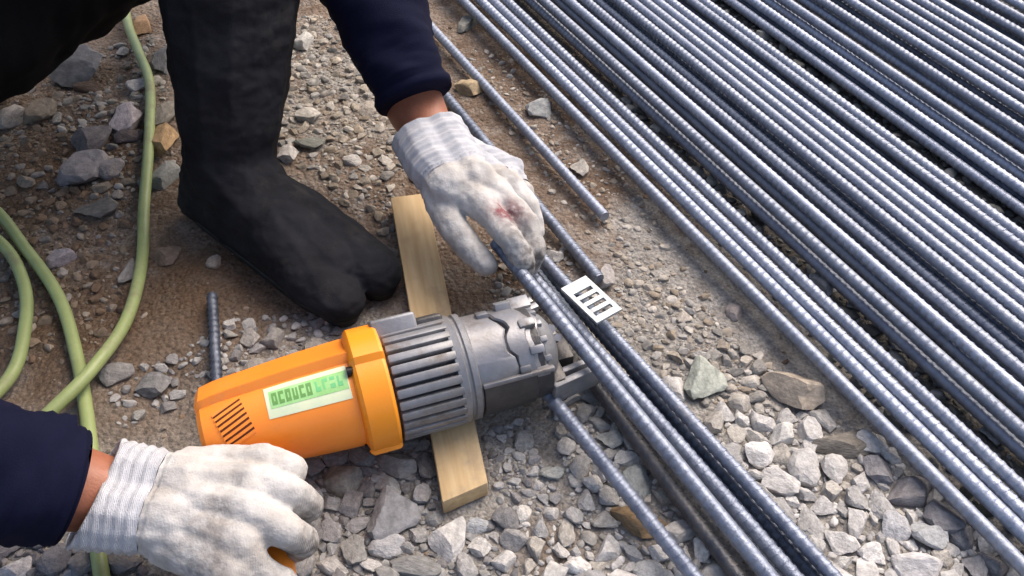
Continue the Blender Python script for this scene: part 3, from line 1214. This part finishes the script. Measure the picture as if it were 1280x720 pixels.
# gloves
def stain_attr(me, spots):
    a = me.color_attributes.new("stain", 'FLOAT_COLOR', 'POINT')
    co = np.zeros(len(me.vertices) * 3, dtype=np.float32)
    me.vertices.foreach_get("co", co)
    co = co.reshape(-1, 3)
    col = np.zeros((len(co), 4), dtype=np.float32)
    col[:, 3] = 1
    for (p, r_, ch, k) in spots:
        d2 = ((co - np.array(p)) ** 2).sum(1)
        col[:, ch] = np.maximum(col[:, ch], k * np.exp(-d2 / (r_ * r_)))
    a.data.foreach_set("color", col.ravel())


def finger(chain, radii):
    return [(a, ra, b, rb) for a, ra, b, rb in zip(chain[:-1], radii[:-1], chain[1:], radii[1:])]


def cut_glove(me, a, b, nr, amp, seed, tilt=0.0):
    """Split one grown glove into hand and ribbed knit cuff; the open edge lies at a, the seam at b."""
    T = (b - a).normalized()
    L = (b - a).length
    me.update()
    nr_ = [v.normal.copy() for v in me.vertices]
    for v, n_ in zip(me.vertices, nr_):
        t = (v.co - a).dot(T) / L + .05 * noise.noise(v.co * 22 + Vector((seed, 0, 0)))
        if -.2 < t < 1.08:
            k = amp * math.cos(2 * math.pi * t * nr) + amp * .5 * math.cos(2 * math.pi * t * nr * 2.6 + 1)
            if t > .93:
                k = -.0016
            n2 = n_ - T * n_.dot(T)
            v.co += n2 * k
    parts = []
    for side in (0, 1):
        bm = bmesh.new()
        bm.from_mesh(me)
        g = list(bm.verts) + list(bm.edges) + list(bm.faces)
        if side == 0:
            bmesh.ops.bisect_plane(bm, geom=g, plane_co=b, plane_no=T, clear_inner=True)
        else:
            bmesh.ops.bisect_plane(bm, geom=g, plane_co=b, plane_no=T, clear_outer=True)
            g = list(bm.verts) + list(bm.edges) + list(bm.faces)
            N = (T - Vector((0, 0, tilt))).normalized()
            bmesh.ops.bisect_plane(bm, geom=g, plane_co=a, plane_no=N, clear_inner=True)
            rim = [e for e in bm.edges if e.is_boundary and abs((e.verts[0].co - a).dot(N)) < .002]
            for d_in, d_ax in ((.0016, -.0012), (.0022, .003), (0, .012)):
                r_ = bmesh.ops.extrude_edge_only(bm, edges=rim)
                vs_ = [q for q in r_['geom'] if isinstance(q, bmesh.types.BMVert)]
                rim = [q for q in r_['geom'] if isinstance(q, bmesh.types.BMEdge)]
                for v in vs_:
                    rad = v.co - a
                    rad -= T * rad.dot(T)
                    v.co += -rad.normalized() * d_in + T * d_ax
        m2 = bpy.data.meshes.new("glove_part")
        bm.to_mesh(m2)
        bm.free()
        finish(m2, True)
        parts.append(m2)
    return parts


def ppart_child(name, me, parent):
    return link(name, me, parent)


# left hand, closed on the held bars, knuckles up
zL = .118
mc = [at(608, 262, .112), at(628, 247, .108), at(638, 230, .098), at(638, 212, .085)]
cones = []
wp = at(556, 205, .116)
for k, p in enumerate(mc):
    st = wp + (mc[k] - mc[1]) * .55
    cones.append((st, .027 if k in (1, 2) else .024, p, .0165))
for q in (-1, 1):                           # full width of the wrist, so the palm grows out of the cuff
    o_ = Vector((.86, .5, 0)) * (.014 * q)
    cones.append((at(552, 198, .117) + o_, .030, at(578, 232, .115) + o_ * .9, .0275))
    cones.append((at(520, 142, .122) + o_ * .8, .0340, at(552, 198, .117) + o_, .030))
cones.append((mc[0], .0165, mc[3], .015))
cones += finger([mc[0], at(638, 299, .110), at(654, 325, .094), at(654, 339, .076)], [.0155, .0142, .0130, .0115])
cones += finger([mc[1], at(658, 279, .104), at(668, 312, .088), at(664, 332, .070)], [.0155, .0138, .0125, .0110])
cones += finger([mc[2], at(661, 258, .088), at(668, 288, .070), at(658, 305, .056)], [.0145, .0130, .0120, .0105])
cones += finger([mc[3], at(655, 236, .072), at(657, 260, .055), at(648, 275, .046)], [.0130, .0115, .0105, .0095])
cones += finger([at(548, 238, .106), at(563, 280, .096), at(584, 307, .088), at(607, 330, .082)], [.0215, .0168, .0150, .0132])


def postL(me):
    wrinkle(me, .0015, 42, (1, 1, 1), 3)
    wrinkle(me, .0008, 85, (1.6, .6, 1), 6)
    wrinkle(me, .0004, 160, seed=5)
    stain_attr(me, [(at(636, 260, .126), .0155, 0, 2.0), (at(652, 292, .115), .022, 1, .95), (at(660, 325, .09), .03, 1, 1.2), (at(650, 270, .118), .018, 1, .6),
                    (at(598, 318, .09), .03, 1, .35), (at(560, 262, .11), .03, 1, .3)])


hand, cf = cut_glove(cones_mesh(cones, .0019, 5), at(537, 169, .120), at(572, 221, .117), 4.0, .0010, 1.0, .12)
postL(hand)
gl = ppart("glove", hand, M['glove'])
gl["label"] = "white cotton glove with a reddish stain on its knuckles, closed on the bars"
cf.materials.clear()
cf.materials.append(M['cuff'])
ppart_child("cuff", cf, gl)

# right hand, knuckles up, wrapped over the pistol grip
mk = [at(322, 604, .106), at(314, 642, .108), at(303, 680, .104), at(292, 716, .096)]
wq = at(232, 632, .094)
cones = []
for q in (-1, 1):
    o_ = Vector((.12, 1, 0)).normalized() * (.016 * q)
    cones.append((at(190, 627, .091) + o_, .0295, wq + o_, .0290))
    cones.append((at(85, 610, .098) + o_ * .95, .0345, at(190, 627, .091) + o_, .0295))
for k, p in enumerate(mk):
    st = wq + (mk[k] - mk[1]) * .55
    cones.append((st, .026, p, .0165))
cones.append((mk[0], .0165, mk[3], .0160))
cones += finger([mk[0], at(364, 617, .103), at(385, 632, .076), at(373, 642, .050)], [.0160, .0148, .0135, .012])
cones += finger([mk[1], at(358, 664, .100), at(380, 678, .070), at(364, 686, .046)], [.0165, .0152, .0138, .012])
cones += finger([mk[2], at(320, 712, .088), at(348, 728, .074), at(356, 730, .048)], [.0155, .0148, .0132, .012])
cones += finger([mk[3], at(306, 745, .080), at(330, 760, .066), at(340, 760, .045)], [.0150, .0135, .0120, .0105])
cones += finger([at(242, 590, .090), at(290, 582, .090), at(330, 578, .096), at(364, 588, .094)], [.022, .0185, .0165, .0142])


def postR(me):
    wrinkle(me, .0016, 40, (1, 1, 1), 7)
    wrinkle(me, .0008, 80, (.6, 1.5, 1), 8)
    wrinkle(me, .0004, 160, seed=9)
    stain_attr(me, [(at(272, 640, .125), .014, 1, 1.0), (at(250, 665, .125), .022, 1, .6), (at(250, 712, .10), .035, 1, .6), (at(330, 715, .10), .03, 1, .4),
                    (at(385, 680, .07), .022, 1, 1.1), (at(360, 690, .08), .018, 1, 1.1), (at(392, 640, .08), .022, 1, .9), (at(300, 595, .12), .008, 1, .45)])


hand, cf = cut_glove(cones_mesh(cones, .0019, 5), at(119, 616, .097), at(197, 627, .091), 6.0, .0009, 4.0, .55)
postR(hand)
gr = ppart("glove", hand, M['glove'])
gr["label"] = "white cotton glove gripping the orange handle"
cf.materials.clear()
cf.materials.append(M['cuff'])
ppart_child("cuff", cf, gr)


# ------------------------------------------------------------------ stones and gravel
def stone_shape(seed, sub, cuts=11):
    g = np.random.default_rng(seed)
    V, F = ico(sub)
    V = V.copy()
    n = g.normal(size=(cuts, 3))
    n /= np.linalg.norm(n, axis=1)[:, None]
    d = g.uniform(.45, .85, cuts)
    for k in range(cuts):
        s = V @ n[k] - d[k]
        V = V - np.outer(np.maximum(s, 0), n[k]) * .985
    ph = g.uniform(0, 6, 3)
    V *= (1 + .05 * np.sin(V[:, [1]] * 5 + ph[0]) + .04 * np.sin(V[:, [0]] * 6 + ph[1]))
    if sub > 1:
        V = V * np.array([[1 + .10 * noise.noise(Vector(v) * 2.2 + Vector((seed, 0, 0))) + .07 * noise.noise(Vector(v) * 5 + Vector((0, seed, 0))) + .045 * noise.noise(Vector(v) * 11)] for v in V])
    ext = (V.max(0) - V.min(0)) / 2
    V = (V - (V.max(0) + V.min(0)) / 2) / ext
    return V, F


BIG = []
for s in range(18):
    V, F = stone_shape(100 + s, 3)
    BIG.append(new_mesh("stone", V, F, M['stone'], True, 26))
GRY, PALE, DGRY, TAN, PINK, GREEN, BRN = ((.255, .25, .255), (.42, .41, .40), (.135, .13, .14), (.32, .235, .15), (.36, .31, .31), (.27, .29, .25), (.17, .115, .065))
RIGHT = "pale grey gravel right of the held bars"
# px, py, width, height in the photograph, colour, label
PROM = [
    (492, 640, 66, 60, (.21, .21, .22), "large grey block of stone lying below the orange motor housing"),
    (430, 598, 52, 38, (.20, .19, .17), "olive grey stone close beside the fingers of the gripping glove"),
    (497, 578, 46, 36, (.19, .19, .19), "grey stone in the shade under the cutter's gear case"),
    (526, 615, 27, 26, GRY, "small grey stone between the large grey block and the batten"),
    (558, 670, 46, 54, PALE, "rounded whitish stone just below the sawn end of the batten"),
    (483, 682, 44, 28, (.33, .33, .34), "flat light grey stone below the large grey block"),
    (415, 662, 24, 30, GRY, "upright grey stone beside the gripping glove's knuckles"),
    (449, 655, 34, 18, GRY, "thin grey stone left of the large grey block"),
    (600, 682, 30, 24, PALE, "pale stone at the lower right of the batten's sawn end"),
    (629, 698, 30, 26, PALE, "pale squarish stone at the edge of the brown dirt below the batten"),
    (520, 708, 66, 26, (.18, .18, .18), "wide flat dark grey stone at the bottom below the batten"),
    (464, 705, 28, 18, PALE, "small whitish stone left of the wide flat dark one"),
    (596, 655, 30, 18, (.36, .37, .38), "thin pale stone touching the batten's lower corner"),
    (796, 598, 36, 48, (.30, .32, .32), "pale greenish grey stone between the jaw bar and the bundle"),
    (806, 650, 86, 38, (.24, .165, .095), "long brown stone lying under the bar from the cutter jaw"),
    (740, 488, 36, 32, (.21, .21, .215), "grey stone right in front of the cutter jaw"),
    (762, 546, 32, 24, (.34, .35, .34), "light stone midway between jaw bar and held bundle"),
    (733, 515, 24, 24, (.28, .28, .28), "grey stone under the open side of the cutter jaw"),
    (880, 472, 54, 48, (.33, .35, .31), "chunky pale greenish stone right of the held bundle near the dirt"),
    (845, 482, 28, 34, PALE, "pale stone squeezed between the held bundle and the chunky greenish stone"),
    (990, 482, 66, 52, (.30, .26, .215), "dusty buff slab half sunk in the dirt near the laid-out bars"),
    (1012, 534, 30, 32, PALE, "pale pointed stone above the long dark flat stone"),
    (1048, 552, 84, 30, (.165, .15, .13), "long dark flat stone in the pale gravel"),
    (1005, 582, 40, 42, PALE, "white rounded stone below the long dark flat stone"),
    (975, 600, 46, 30, (.45, .44, .43), "white oblong stone nearest the held bundle's outer bar"),
    (1045, 583, 36, 34, (.40, .39, .38), "pale rounded stone under the long dark flat stone"),
    (1098, 584, 34, 36, (.21, .205, .215), "mid grey stone close to the edge bar of the spread"),
    (1136, 612, 66, 34, (.19, .18, .185), "broad dark grey flat stone next to the edge bar"),
    (1176, 642, 44, 40, (.185, .18, .19), "dark grey stone touching the edge bar below the broad flat one"),
    (1160, 667, 44, 36, (.33, .34, .35), "light bluish grey stone below the broad dark flat one"),
    (1117, 656, 34, 36, (.40, .40, .41), "whitish stone left of the light bluish grey one"),
    (1202, 666, 34, 32, (.22, .215, .22), "grey stone nestled right of the light bluish grey one"),
    (1243, 702, 36, 32, (.20, .195, .20), "round grey stone in the bottom corner beside the edge bar"),
    (1146, 710, 62, 40, (.46, .45, .45), "largest white stone, at the bottom of the pale gravel"),
    (1218, 704, 28, 32, (.24, .235, .24), "grey stone left of the round corner stone"),
    (1072, 652, 26, 36, PALE, "tall pale stone in the middle of the pale gravel"),
    (1030, 632, 34, 22, PALE, "pale flat stone in the middle of the pale gravel"),
    (925, 500, 30, 24, (.34, .32, .29), "buff stone between the chunky greenish stone and the dusty slab"),
    (945, 545, 28, 24, (.36, .35, .33), "light stone below the dusty buff slab"),
    (106, 208, 54, 42, (.25, .235, .245), "large purplish grey rock left of the hose"),
    (112, 173, 44, 34, (.155, .14, .145), "dark rock on top of the purplish grey one"),
    (138, 212, 30, 22, (.26, .24, .24), "small grey rock touching the purplish one, hose side"),
    (160, 148, 34, 36, (.42, .37, .38), "pinkish white rock just left of the hose"),
    (160, 172, 34, 16, (.12, .10, .10), "dark slab under the pinkish white rock"),
    (203, 174, 40, 42, (.40, .27, .15), "ochre rock between the hose and the boot"),
    (203, 217, 40, 34, (.24, .245, .235), "grey rock between hose and boot, below the ochre one"),
    (206, 142, 34, 38, (.22, .20, .17), "dull brown rock behind the ochre one, beside the boot shaft"),
    (172, 104, 26, 22, (.44, .42, .41), "white stone touching the hose near its upper end"),
    (100, 84, 62, 38, (.20, .195, .195), "grey rock in front of the dark trouser leg"),
    (108, 105, 40, 14, (.14, .10, .075), "dark brown slab against the grey rock at the trouser leg"),
    (178, 28, 30, 28, (.38, .24, .14), "tan lump at the top between trouser leg and boot"),
    (205, 75, 26, 34, (.17, .165, .16), "dark stone beside the boot shaft near the hose's upper end"),
    (122, 264, 54, 22, (.165, .155, .145), "flat dark grey stone left of the straight stretch of hose"),
    (78, 324, 32, 22, (.30, .27, .29), "lilac grey stone alone on the dirt left of the hose"),
    (163, 338, 24, 28, (.26, .245, .235), "small stone pressed against the hose's bend"),
    (14, 146, 34, 28, (.38, .35, .33), "pale lump at the left edge below the trouser leg"),
    (34, 230, 28, 14, (.26, .22, .18), "small brown stone at the left in the rusty dirt"),
    (52, 140, 36, 28, (.24, .20, .16), "brown clod in the dirt below the trouser leg"),
    (205, 318, 38, 22, (.19, .15, .12), "brown clod on the dirt between hose and boot"),
    (268, 330, 18, 14, (.32, .28, .24), "small pale stone on the dirt beside the boot"),
    (313, 420, 22, 22, (.28, .265, .255), "small pale stone between the bar offcut and the boot toes"),
    (316, 460, 24, 26, (.24, .225, .21), "small stone between bar offcut and motor housing"),
    (360, 190, 26, 24, (.42, .40, .38), "whitish stone close behind the boot's instep"),
    (378, 50, 26, 20, (.40, .39, .37), "pale stone between boot shaft and navy sleeve"),
    (385, 140, 32, 18, (.36, .34, .31), "buff stone halfway between boot shaft and bare wrist"),
    (387, 177, 38, 18, (.17, .175, .155), "dark green grey stone halfway between boot and bare wrist"),
    (462, 134, 20, 18, (.38, .34, .30), "pale stone next to the navy cuff"),
    (440, 200, 24, 14, (.44, .42, .40), "whitish flat stone between the boot and the white cuff"),
    (590, 112, 40, 22, (.36, .28, .18), "buff stone beside the bare wrist"),
    (675, 140, 34, 22, (.30, .31, .31), "pale grey stone beside the loose single bar"),
    (724, 210, 22, 22, (.36, .34, .31), "pale stone right of the loose single bar"),
    (585, 30, 22, 22, (.22, .22, .20), "grey stone at the top near the edge of the spread"),
    (855, 397, 20, 13, (.42, .38, .33), "small pale chip alone on the bare dirt"),
    (918, 388, 22, 22, (.27, .24, .23), "brownish stone close to the edge bar"),
    (690, 320, 26, 18, (.36, .35, .34), "pale stone between glove fingertips and the short-ended bar"),
    (757, 345, 22, 30, (.30, .28, .27), "grey stone against the cut end of the short-ended bar"),
    (18, 712, 40, 30, (.36, .35, .37), "light grey stone in the bottom left corner"),
    (70, 700, 36, 34, (.16, .155, .17), "dark grey stone at the bottom between corner stone and hose"),
    (48, 672, 34, 22, (.15, .145, .155), "dark stone just below the navy sleeve"),
    (148, 470, 40, 26, (.20, .195, .195), "flat grey stone between the hose crossing and motor housing"),
    (192, 478, 44, 30, (.19, .19, .195), "grey stone left of the bar offcut"),
    (340, 420, 30, 24, (.22, .21, .205), "grey stone just below the boot's big toe"),
    (395, 430, 30, 22, (.23, .215, .20), "stone beside the orange collar's lug"),
    (690, 590, 30, 20, (.30, .31, .30), "pale grey stone on the dirt left of the jaw bar"),
    (655, 548, 24, 26, (.24, .24, .235), "stone below the cutter head on the dusty patch"),
    (1180, 470, 34, 26, (.20, .21, .225), "grey stone lying in the first dark gap of the spread"),
    (1032, 350, 34, 30, (.22, .22, .225), "grey stone in the first dark gap, higher up the spread"),
    (1128, 425, 30, 24, (.19, .19, .195), "dim stone in the first dark gap between two others"),
    (1240, 540, 30, 26, (.19, .20, .205), "dim stone at the lower end of the first dark gap"),
]
def warm(c):
    return (c[0] * 1.06, c[1] * 1.03, c[2] * 1.0)


placed = []          # (x, y, r) of everything laid on the ground


def put_stone(p, ax, ay, h, me, col, yaw, label, group=None, sink=.32, tilt=.0):
    z = gz(p.x, p.y)
    o = link("stone", me, None, Matrix.Translation((p.x, p.y, z + h * (1 - 2 * sink) + h * 0)) @ Matrix.Rotation(yaw, 4, 'Z') @ Matrix.Rotation(tilt, 4, 'X') @ Matrix.Diagonal((ax, ay, h, 1)))
    o.color = (*col, 1)
    tag(o, label, "stone", group)
    return o


for i, (px, py, wpx, hpx, col, lb) in enumerate(PROM):
    p = at(px, py + hpx * .12)
    dep = (p - CAM).dot(FW)
    sc = FPX / dep
    sx = wpx / sc / 2
    sn = abs(p.z - CAM.z) / (p - CAM).length          # sine of the viewing angle
    sy = hpx / sc / 2 / (sn * .78 + .22)
    h = min(sx, sy) * .62
    dark = max(col) < .2
    col = warm(col)
    put_stone(p, sx * 1.04, sy * 1.04, h, BIG[i % len(BIG)], col, random.uniform(-.25, .25) + (math.pi if i % 2 else 0), lb)
    placed.append((p.x, p.y, (sx + sy) / 2))


def seg_d(x, y, a, b):
    vx, vy = b.x - a.x, b.y - a.y
    t = max(0, min(1, ((x - a.x) * vx + (y - a.y) * vy) / (vx * vx + vy * vy)))
    return math.hypot(x - a.x - vx * t, y - a.y - vy * t)


BAT = (at(520, 246, 0), at(585, 632, 0))
FOOT = (at(262, 243), at(440, 355))
SHO = (at(300, 690), at(250, 600))


def blocked(x, y, r_):
    if seg_d(x, y, *BAT) < .026 + r_ * .7:
        return True
    if seg_d(x, y, *FOOT) < .048 + r_ * .5:
        return True
    return False


def inpoly(px, py, poly):
    c = False
    j = len(poly) - 1
    for i in range(len(poly)):
        if (poly[i][1] > py) != (poly[j][1] > py) and px < (poly[j][0] - poly[i][0]) * (py - poly[i][1]) / (poly[j][1] - poly[i][1]) + poly[i][0]:
            c = not c
        j = i
    return c


# zone: polygon on the photograph's ground, number of tries, smallest and largest stone radius (m), palette, label
GREYS = [(.25, .245, .25), (.33, .325, .325), (.40, .39, .385), (.20, .195, .20), (.29, .285, .275), (.36, .36, .36)]
PALES = [(.43, .42, .41), (.50, .49, .48), (.39, .38, .37), (.32, .315, .31), (.46, .45, .43), (.36, .34, .31)]
BUFFS = [(.30, .265, .22), (.36, .33, .29), (.25, .21, .165), (.40, .375, .34), (.23, .22, .205), (.30, .29, .275)]
UNDER = [(.075, .075, .07), (.11, .11, .105), (.09, .085, .08), (.14, .14, .135), (.19, .19, .18)]  # gap shade between the bars, put into these stone colours
DARKS = [(.13, .125, .14), (.18, .175, .185), (.22, .215, .225), (.16, .155, .165), (.27, .265, .28)]
BROWNS = [(.19, .135, .095), (.235, .18, .135), (.16, .11, .078), (.29, .25, .21), (.22, .175, .135), (.25, .23, .215)]
ZONES = [
    ([(900, 505), (1010, 510), (1110, 565), (1290, 720), (1420, 860), (1100, 860), (960, 640), (880, 545)], 7000, .0022, .0135, PALES, "pale angular stone in the gravel between held bundle and edge bar"),
    ([(840, 440), (930, 430), (1010, 500), (1060, 530), (900, 530)], 1500, .0022, .0085, BUFFS, "small buff stone where the dirt turns to gravel beside the held bundle"),
    ([(690, 500), (740, 470), (1010, 860), (660, 860), (655, 640), (720, 640)], 5200, .0022, .0120, PALES, "pale stone in the gravel around the bar from the cutter jaw"),
    ([(385, 575), (470, 560), (540, 545), (560, 640), (640, 650), (660, 860), (360, 860)], 4600, .0022, .0125, GREYS, "grey stone in the gravel between the gripping glove and the batten"),
    ([(-80, 640), (100, 660), (200, 720), (330, 760), (330, 860), (-140, 860)], 2200, .0032, .0140, DARKS, "dark grey stone in the bottom left gravel below the navy sleeve"),
    ([(350, 20), (420, 20), (500, 150), (560, 245), (480, 290), (430, 260), (350, 180)], 900, .0022, .0085, BUFFS, "small buff stone in the gravel between boot and bare wrist"),
    ([(130, 60), (200, 40), (225, 240), (150, 240), (80, 240), (70, 130)], 220, .0030, .0100, BUFFS, "small stone among the rocks beside the hose's straight stretch"),
    ([(290, 395), (400, 390), (430, 420), (300, 470), (240, 490), (150, 540), (130, 470), (240, 430)], 260, .0022, .0080, GREYS, "small grey stone on the dirt above the motor housing"),
    ([(620, 370), (560, 300), (700, 300), (840, 420), (780, 430)], 350, .0020, .0065, BUFFS, "small stone under the upper glove and slotted plate"),
    ([(585, 540), (660, 520), (700, 640), (640, 680), (610, 600)], 500, .0016, .0060, GREYS, "small stone on the dusty patch right of the batten"),
    ([(560, 60), (640, 60), (760, 190), (900, 380), (830, 380), (700, 260)], 800, .0013, .0055, BUFFS, "small stone on the dirt strip beside the loose single bar"),
    ([(770, 320), (880, 380), (1000, 500), (840, 480), (780, 400)], 700, .0012, .0060, BUFFS, "small stone where the bare dirt meets the gravel"),
    ([(0, 110), (130, 90), (160, 240), (160, 420), (0, 460)], 900, .0018, .0085, BROWNS, "small brown stone on the dirt left of the hose"),
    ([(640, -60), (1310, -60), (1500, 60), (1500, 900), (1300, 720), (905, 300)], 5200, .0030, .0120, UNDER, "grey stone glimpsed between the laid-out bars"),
    ([(-700, -200), (2000, -200), (1700, 1000), (-500, 1000)], 5200, .0010, .0042, BROWNS, "tiny stone scattered on the dirt"),
]
cell = .03
grid = {}


def add_grid(x, y, r_):
    grid.setdefault((int(x // cell), int(y // cell)), []).append((x, y, r_))


def clash(x, y, r_, k):
    cx, cy = int(x // cell), int(y // cell)
    for i in (-1, 0, 1):
        for j in (-1, 0, 1):
            for (a, b, s) in grid.get((cx + i, cy + j), ()):
                if (a - x) ** 2 + (b - y) ** 2 < ((r_ + s) * k) ** 2:
                    return True
    return False


for q in placed:
    add_grid(*q)
scatter = []
for zi, (poly, tries, r0, r1, pal, lb) in enumerate(ZONES):
    xs0, ys0 = [q[0] for q in poly], [q[1] for q in poly]
    rad = np.sort(r0 + (r1 - r0) * rng.random(tries) ** 3.9)[::-1]
    W3 = [at(px, py) for px, py in poly]
    bx0, bx1 = min(q.x for q in W3), max(q.x for q in W3)
    by0, by1 = min(q.y for q in W3), max(q.y for q in W3)
    wp_ = [(q.x, q.y) for q in W3]
    for r_ in rad:
        for _ in range(4):
            x, y = rng.uniform(bx0, bx1), rng.uniform(by0, by1)
            if not inpoly(x, y, wp_) or blocked(x, y, r_) or clash(x, y, r_, .86):
                continue
            add_grid(x, y, r_)
            scatter.append((x, y, float(r_), zi))
            break


def shown(x, y, r_):
    px, py = pix((x, y, 0))
    if not (-5 < px < 1285 and -5 < py < 725):
        return 0.0
    return r_ * FPX / (Vector((x, y, 0)) - CAM).dot(FW)


scatter.sort(key=lambda s: -shown(s[0], s[1], s[2]))
LAND = [("large grey block", 492, 640), ("whitish stone below the batten", 558, 670), ("olive grey stone", 430, 598), ("wide flat dark stone", 520, 708),
        ("shaded stone under the gear case", 497, 578), ("pale greenish stone by the jaw bar", 796, 598), ("long brown stone", 806, 650), ("chunky greenish stone", 880, 472),
        ("dusty buff slab", 990, 482), ("long dark flat stone", 1048, 552), ("white oblong stone", 975, 600), ("broad dark flat stone", 1136, 612),
        ("light bluish grey stone", 1160, 667), ("round corner stone", 1243, 702), ("largest white stone", 1146, 710), ("tall pale stone", 1072, 652),
        ("white rounded stone", 1005, 582), ("stone before the cutter jaw", 740, 488), ("pale squarish stone", 629, 698), ("batten's sawn end", 585, 640),
        ("dark stone below the sleeve", 48, 672), ("bottom left corner stone", 18, 712), ("purplish grey rock", 106, 208), ("pinkish white rock", 160, 148),
        ("grey stone left of the offcut", 192, 478), ("loose bar's end", 756, 271), ("green stone behind the boot", 387, 177), ("whitish stone behind the instep", 360, 190),
        ("dark corner gravel stone", 70, 700), ("flat light grey stone", 483, 682), ("pale flat stone", 1030, 632), ("pale pointed stone", 1012, 534),
        ("whitish stone of the gravel edge", 1117, 656), ("cut end of the jaw bar", 690, 505)]
rest, used, nind = [], set(), 0
for (x, y, r_, zi) in scatter:
    q = shown(x, y, r_)
    px, py = pix((x, y, 0))
    lb = None
    if q > 6.5 and zi not in (11, 13, 14) and nind < 300 - len(PROM) and px > 2 and py < 716:
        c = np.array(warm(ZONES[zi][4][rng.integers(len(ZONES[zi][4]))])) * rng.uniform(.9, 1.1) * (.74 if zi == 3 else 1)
        tone = "whitish" if c[0] > .41 else "pale" if c[0] > .33 else "grey" if c[0] > .22 else "dark"
        size = "mid-sized" if q > 11 else "small"
        near = sorted(LAND, key=lambda a: (a[1] - px) ** 2 + (a[2] - py) ** 2)[:3]
        for (nm, ax, ay) in near:
            ang = math.degrees(math.atan2(ay - py, px - ax)) % 360
            dist = math.hypot(px - ax, py - ay)
            if dist > 120:
                break
            dr = ["right of", "above and right of", "above", "above and left of", "left of", "below and left of", "below", "below and right of"][int((ang + 22.5) // 45) % 8]
            t = "%s %s stone %s %s the %s" % (size, tone, "just" if dist < 55 else "farther", dr, nm)
            if t not in used:
                lb = t
                break
    if lb is None:
        rest.append((x, y, r_, zi))
        continue
    used.add(lb)
    nind += 1
    put_stone(Vector((x, y, 0)), r_ * rng.uniform(.95, 1.4), r_ * rng.uniform(.7, 1.05), r_ * rng.uniform(.45, .75), BIG[rng.integers(len(BIG))], c,
              rng.uniform(0, 6.28), lb, "loose stones in the gravel", .34, rng.uniform(-.25, .25))

SM = [stone_shape(300 + s, 2, 9) for s in range(12)]
TINY = [stone_shape(400 + s, 1, 6) for s in range(8)]
VV, FF, CC, off = [], [], [], 0
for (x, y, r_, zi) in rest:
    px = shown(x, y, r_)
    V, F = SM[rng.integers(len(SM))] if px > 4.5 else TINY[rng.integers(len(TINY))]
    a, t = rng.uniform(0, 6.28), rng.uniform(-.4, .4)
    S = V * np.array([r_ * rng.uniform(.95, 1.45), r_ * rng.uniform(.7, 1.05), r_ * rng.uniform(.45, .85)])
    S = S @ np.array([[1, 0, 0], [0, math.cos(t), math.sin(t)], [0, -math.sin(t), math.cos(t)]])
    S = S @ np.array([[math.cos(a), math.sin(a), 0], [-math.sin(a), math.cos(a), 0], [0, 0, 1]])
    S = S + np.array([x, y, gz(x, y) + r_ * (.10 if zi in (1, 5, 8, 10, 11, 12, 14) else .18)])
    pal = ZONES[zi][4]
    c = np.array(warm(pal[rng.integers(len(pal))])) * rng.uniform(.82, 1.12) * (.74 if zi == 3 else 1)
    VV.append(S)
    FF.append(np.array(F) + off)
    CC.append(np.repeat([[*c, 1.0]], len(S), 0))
    off += len(S)
VV, FF, CC = np.concatenate(VV), np.concatenate(FF), np.concatenate(CC).astype(np.float32)
me = bpy.data.meshes.new("gravel")
me.vertices.add(len(VV))
me.vertices.foreach_set("co", VV.astype(np.float32).ravel())
me.loops.add(len(FF) * 3)
me.loops.foreach_set("vertex_index", FF.astype(np.int32).ravel())
me.polygons.add(len(FF))
me.polygons.foreach_set("loop_start", np.arange(0, len(FF) * 3, 3, dtype=np.int32))
me.update(calc_edges=True)
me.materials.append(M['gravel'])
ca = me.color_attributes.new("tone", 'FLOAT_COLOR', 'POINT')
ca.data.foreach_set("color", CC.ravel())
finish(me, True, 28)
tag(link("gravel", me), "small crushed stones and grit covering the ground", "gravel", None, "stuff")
print("stones", len(PROM), nind, len(scatter), "gravel tris", len(FF))
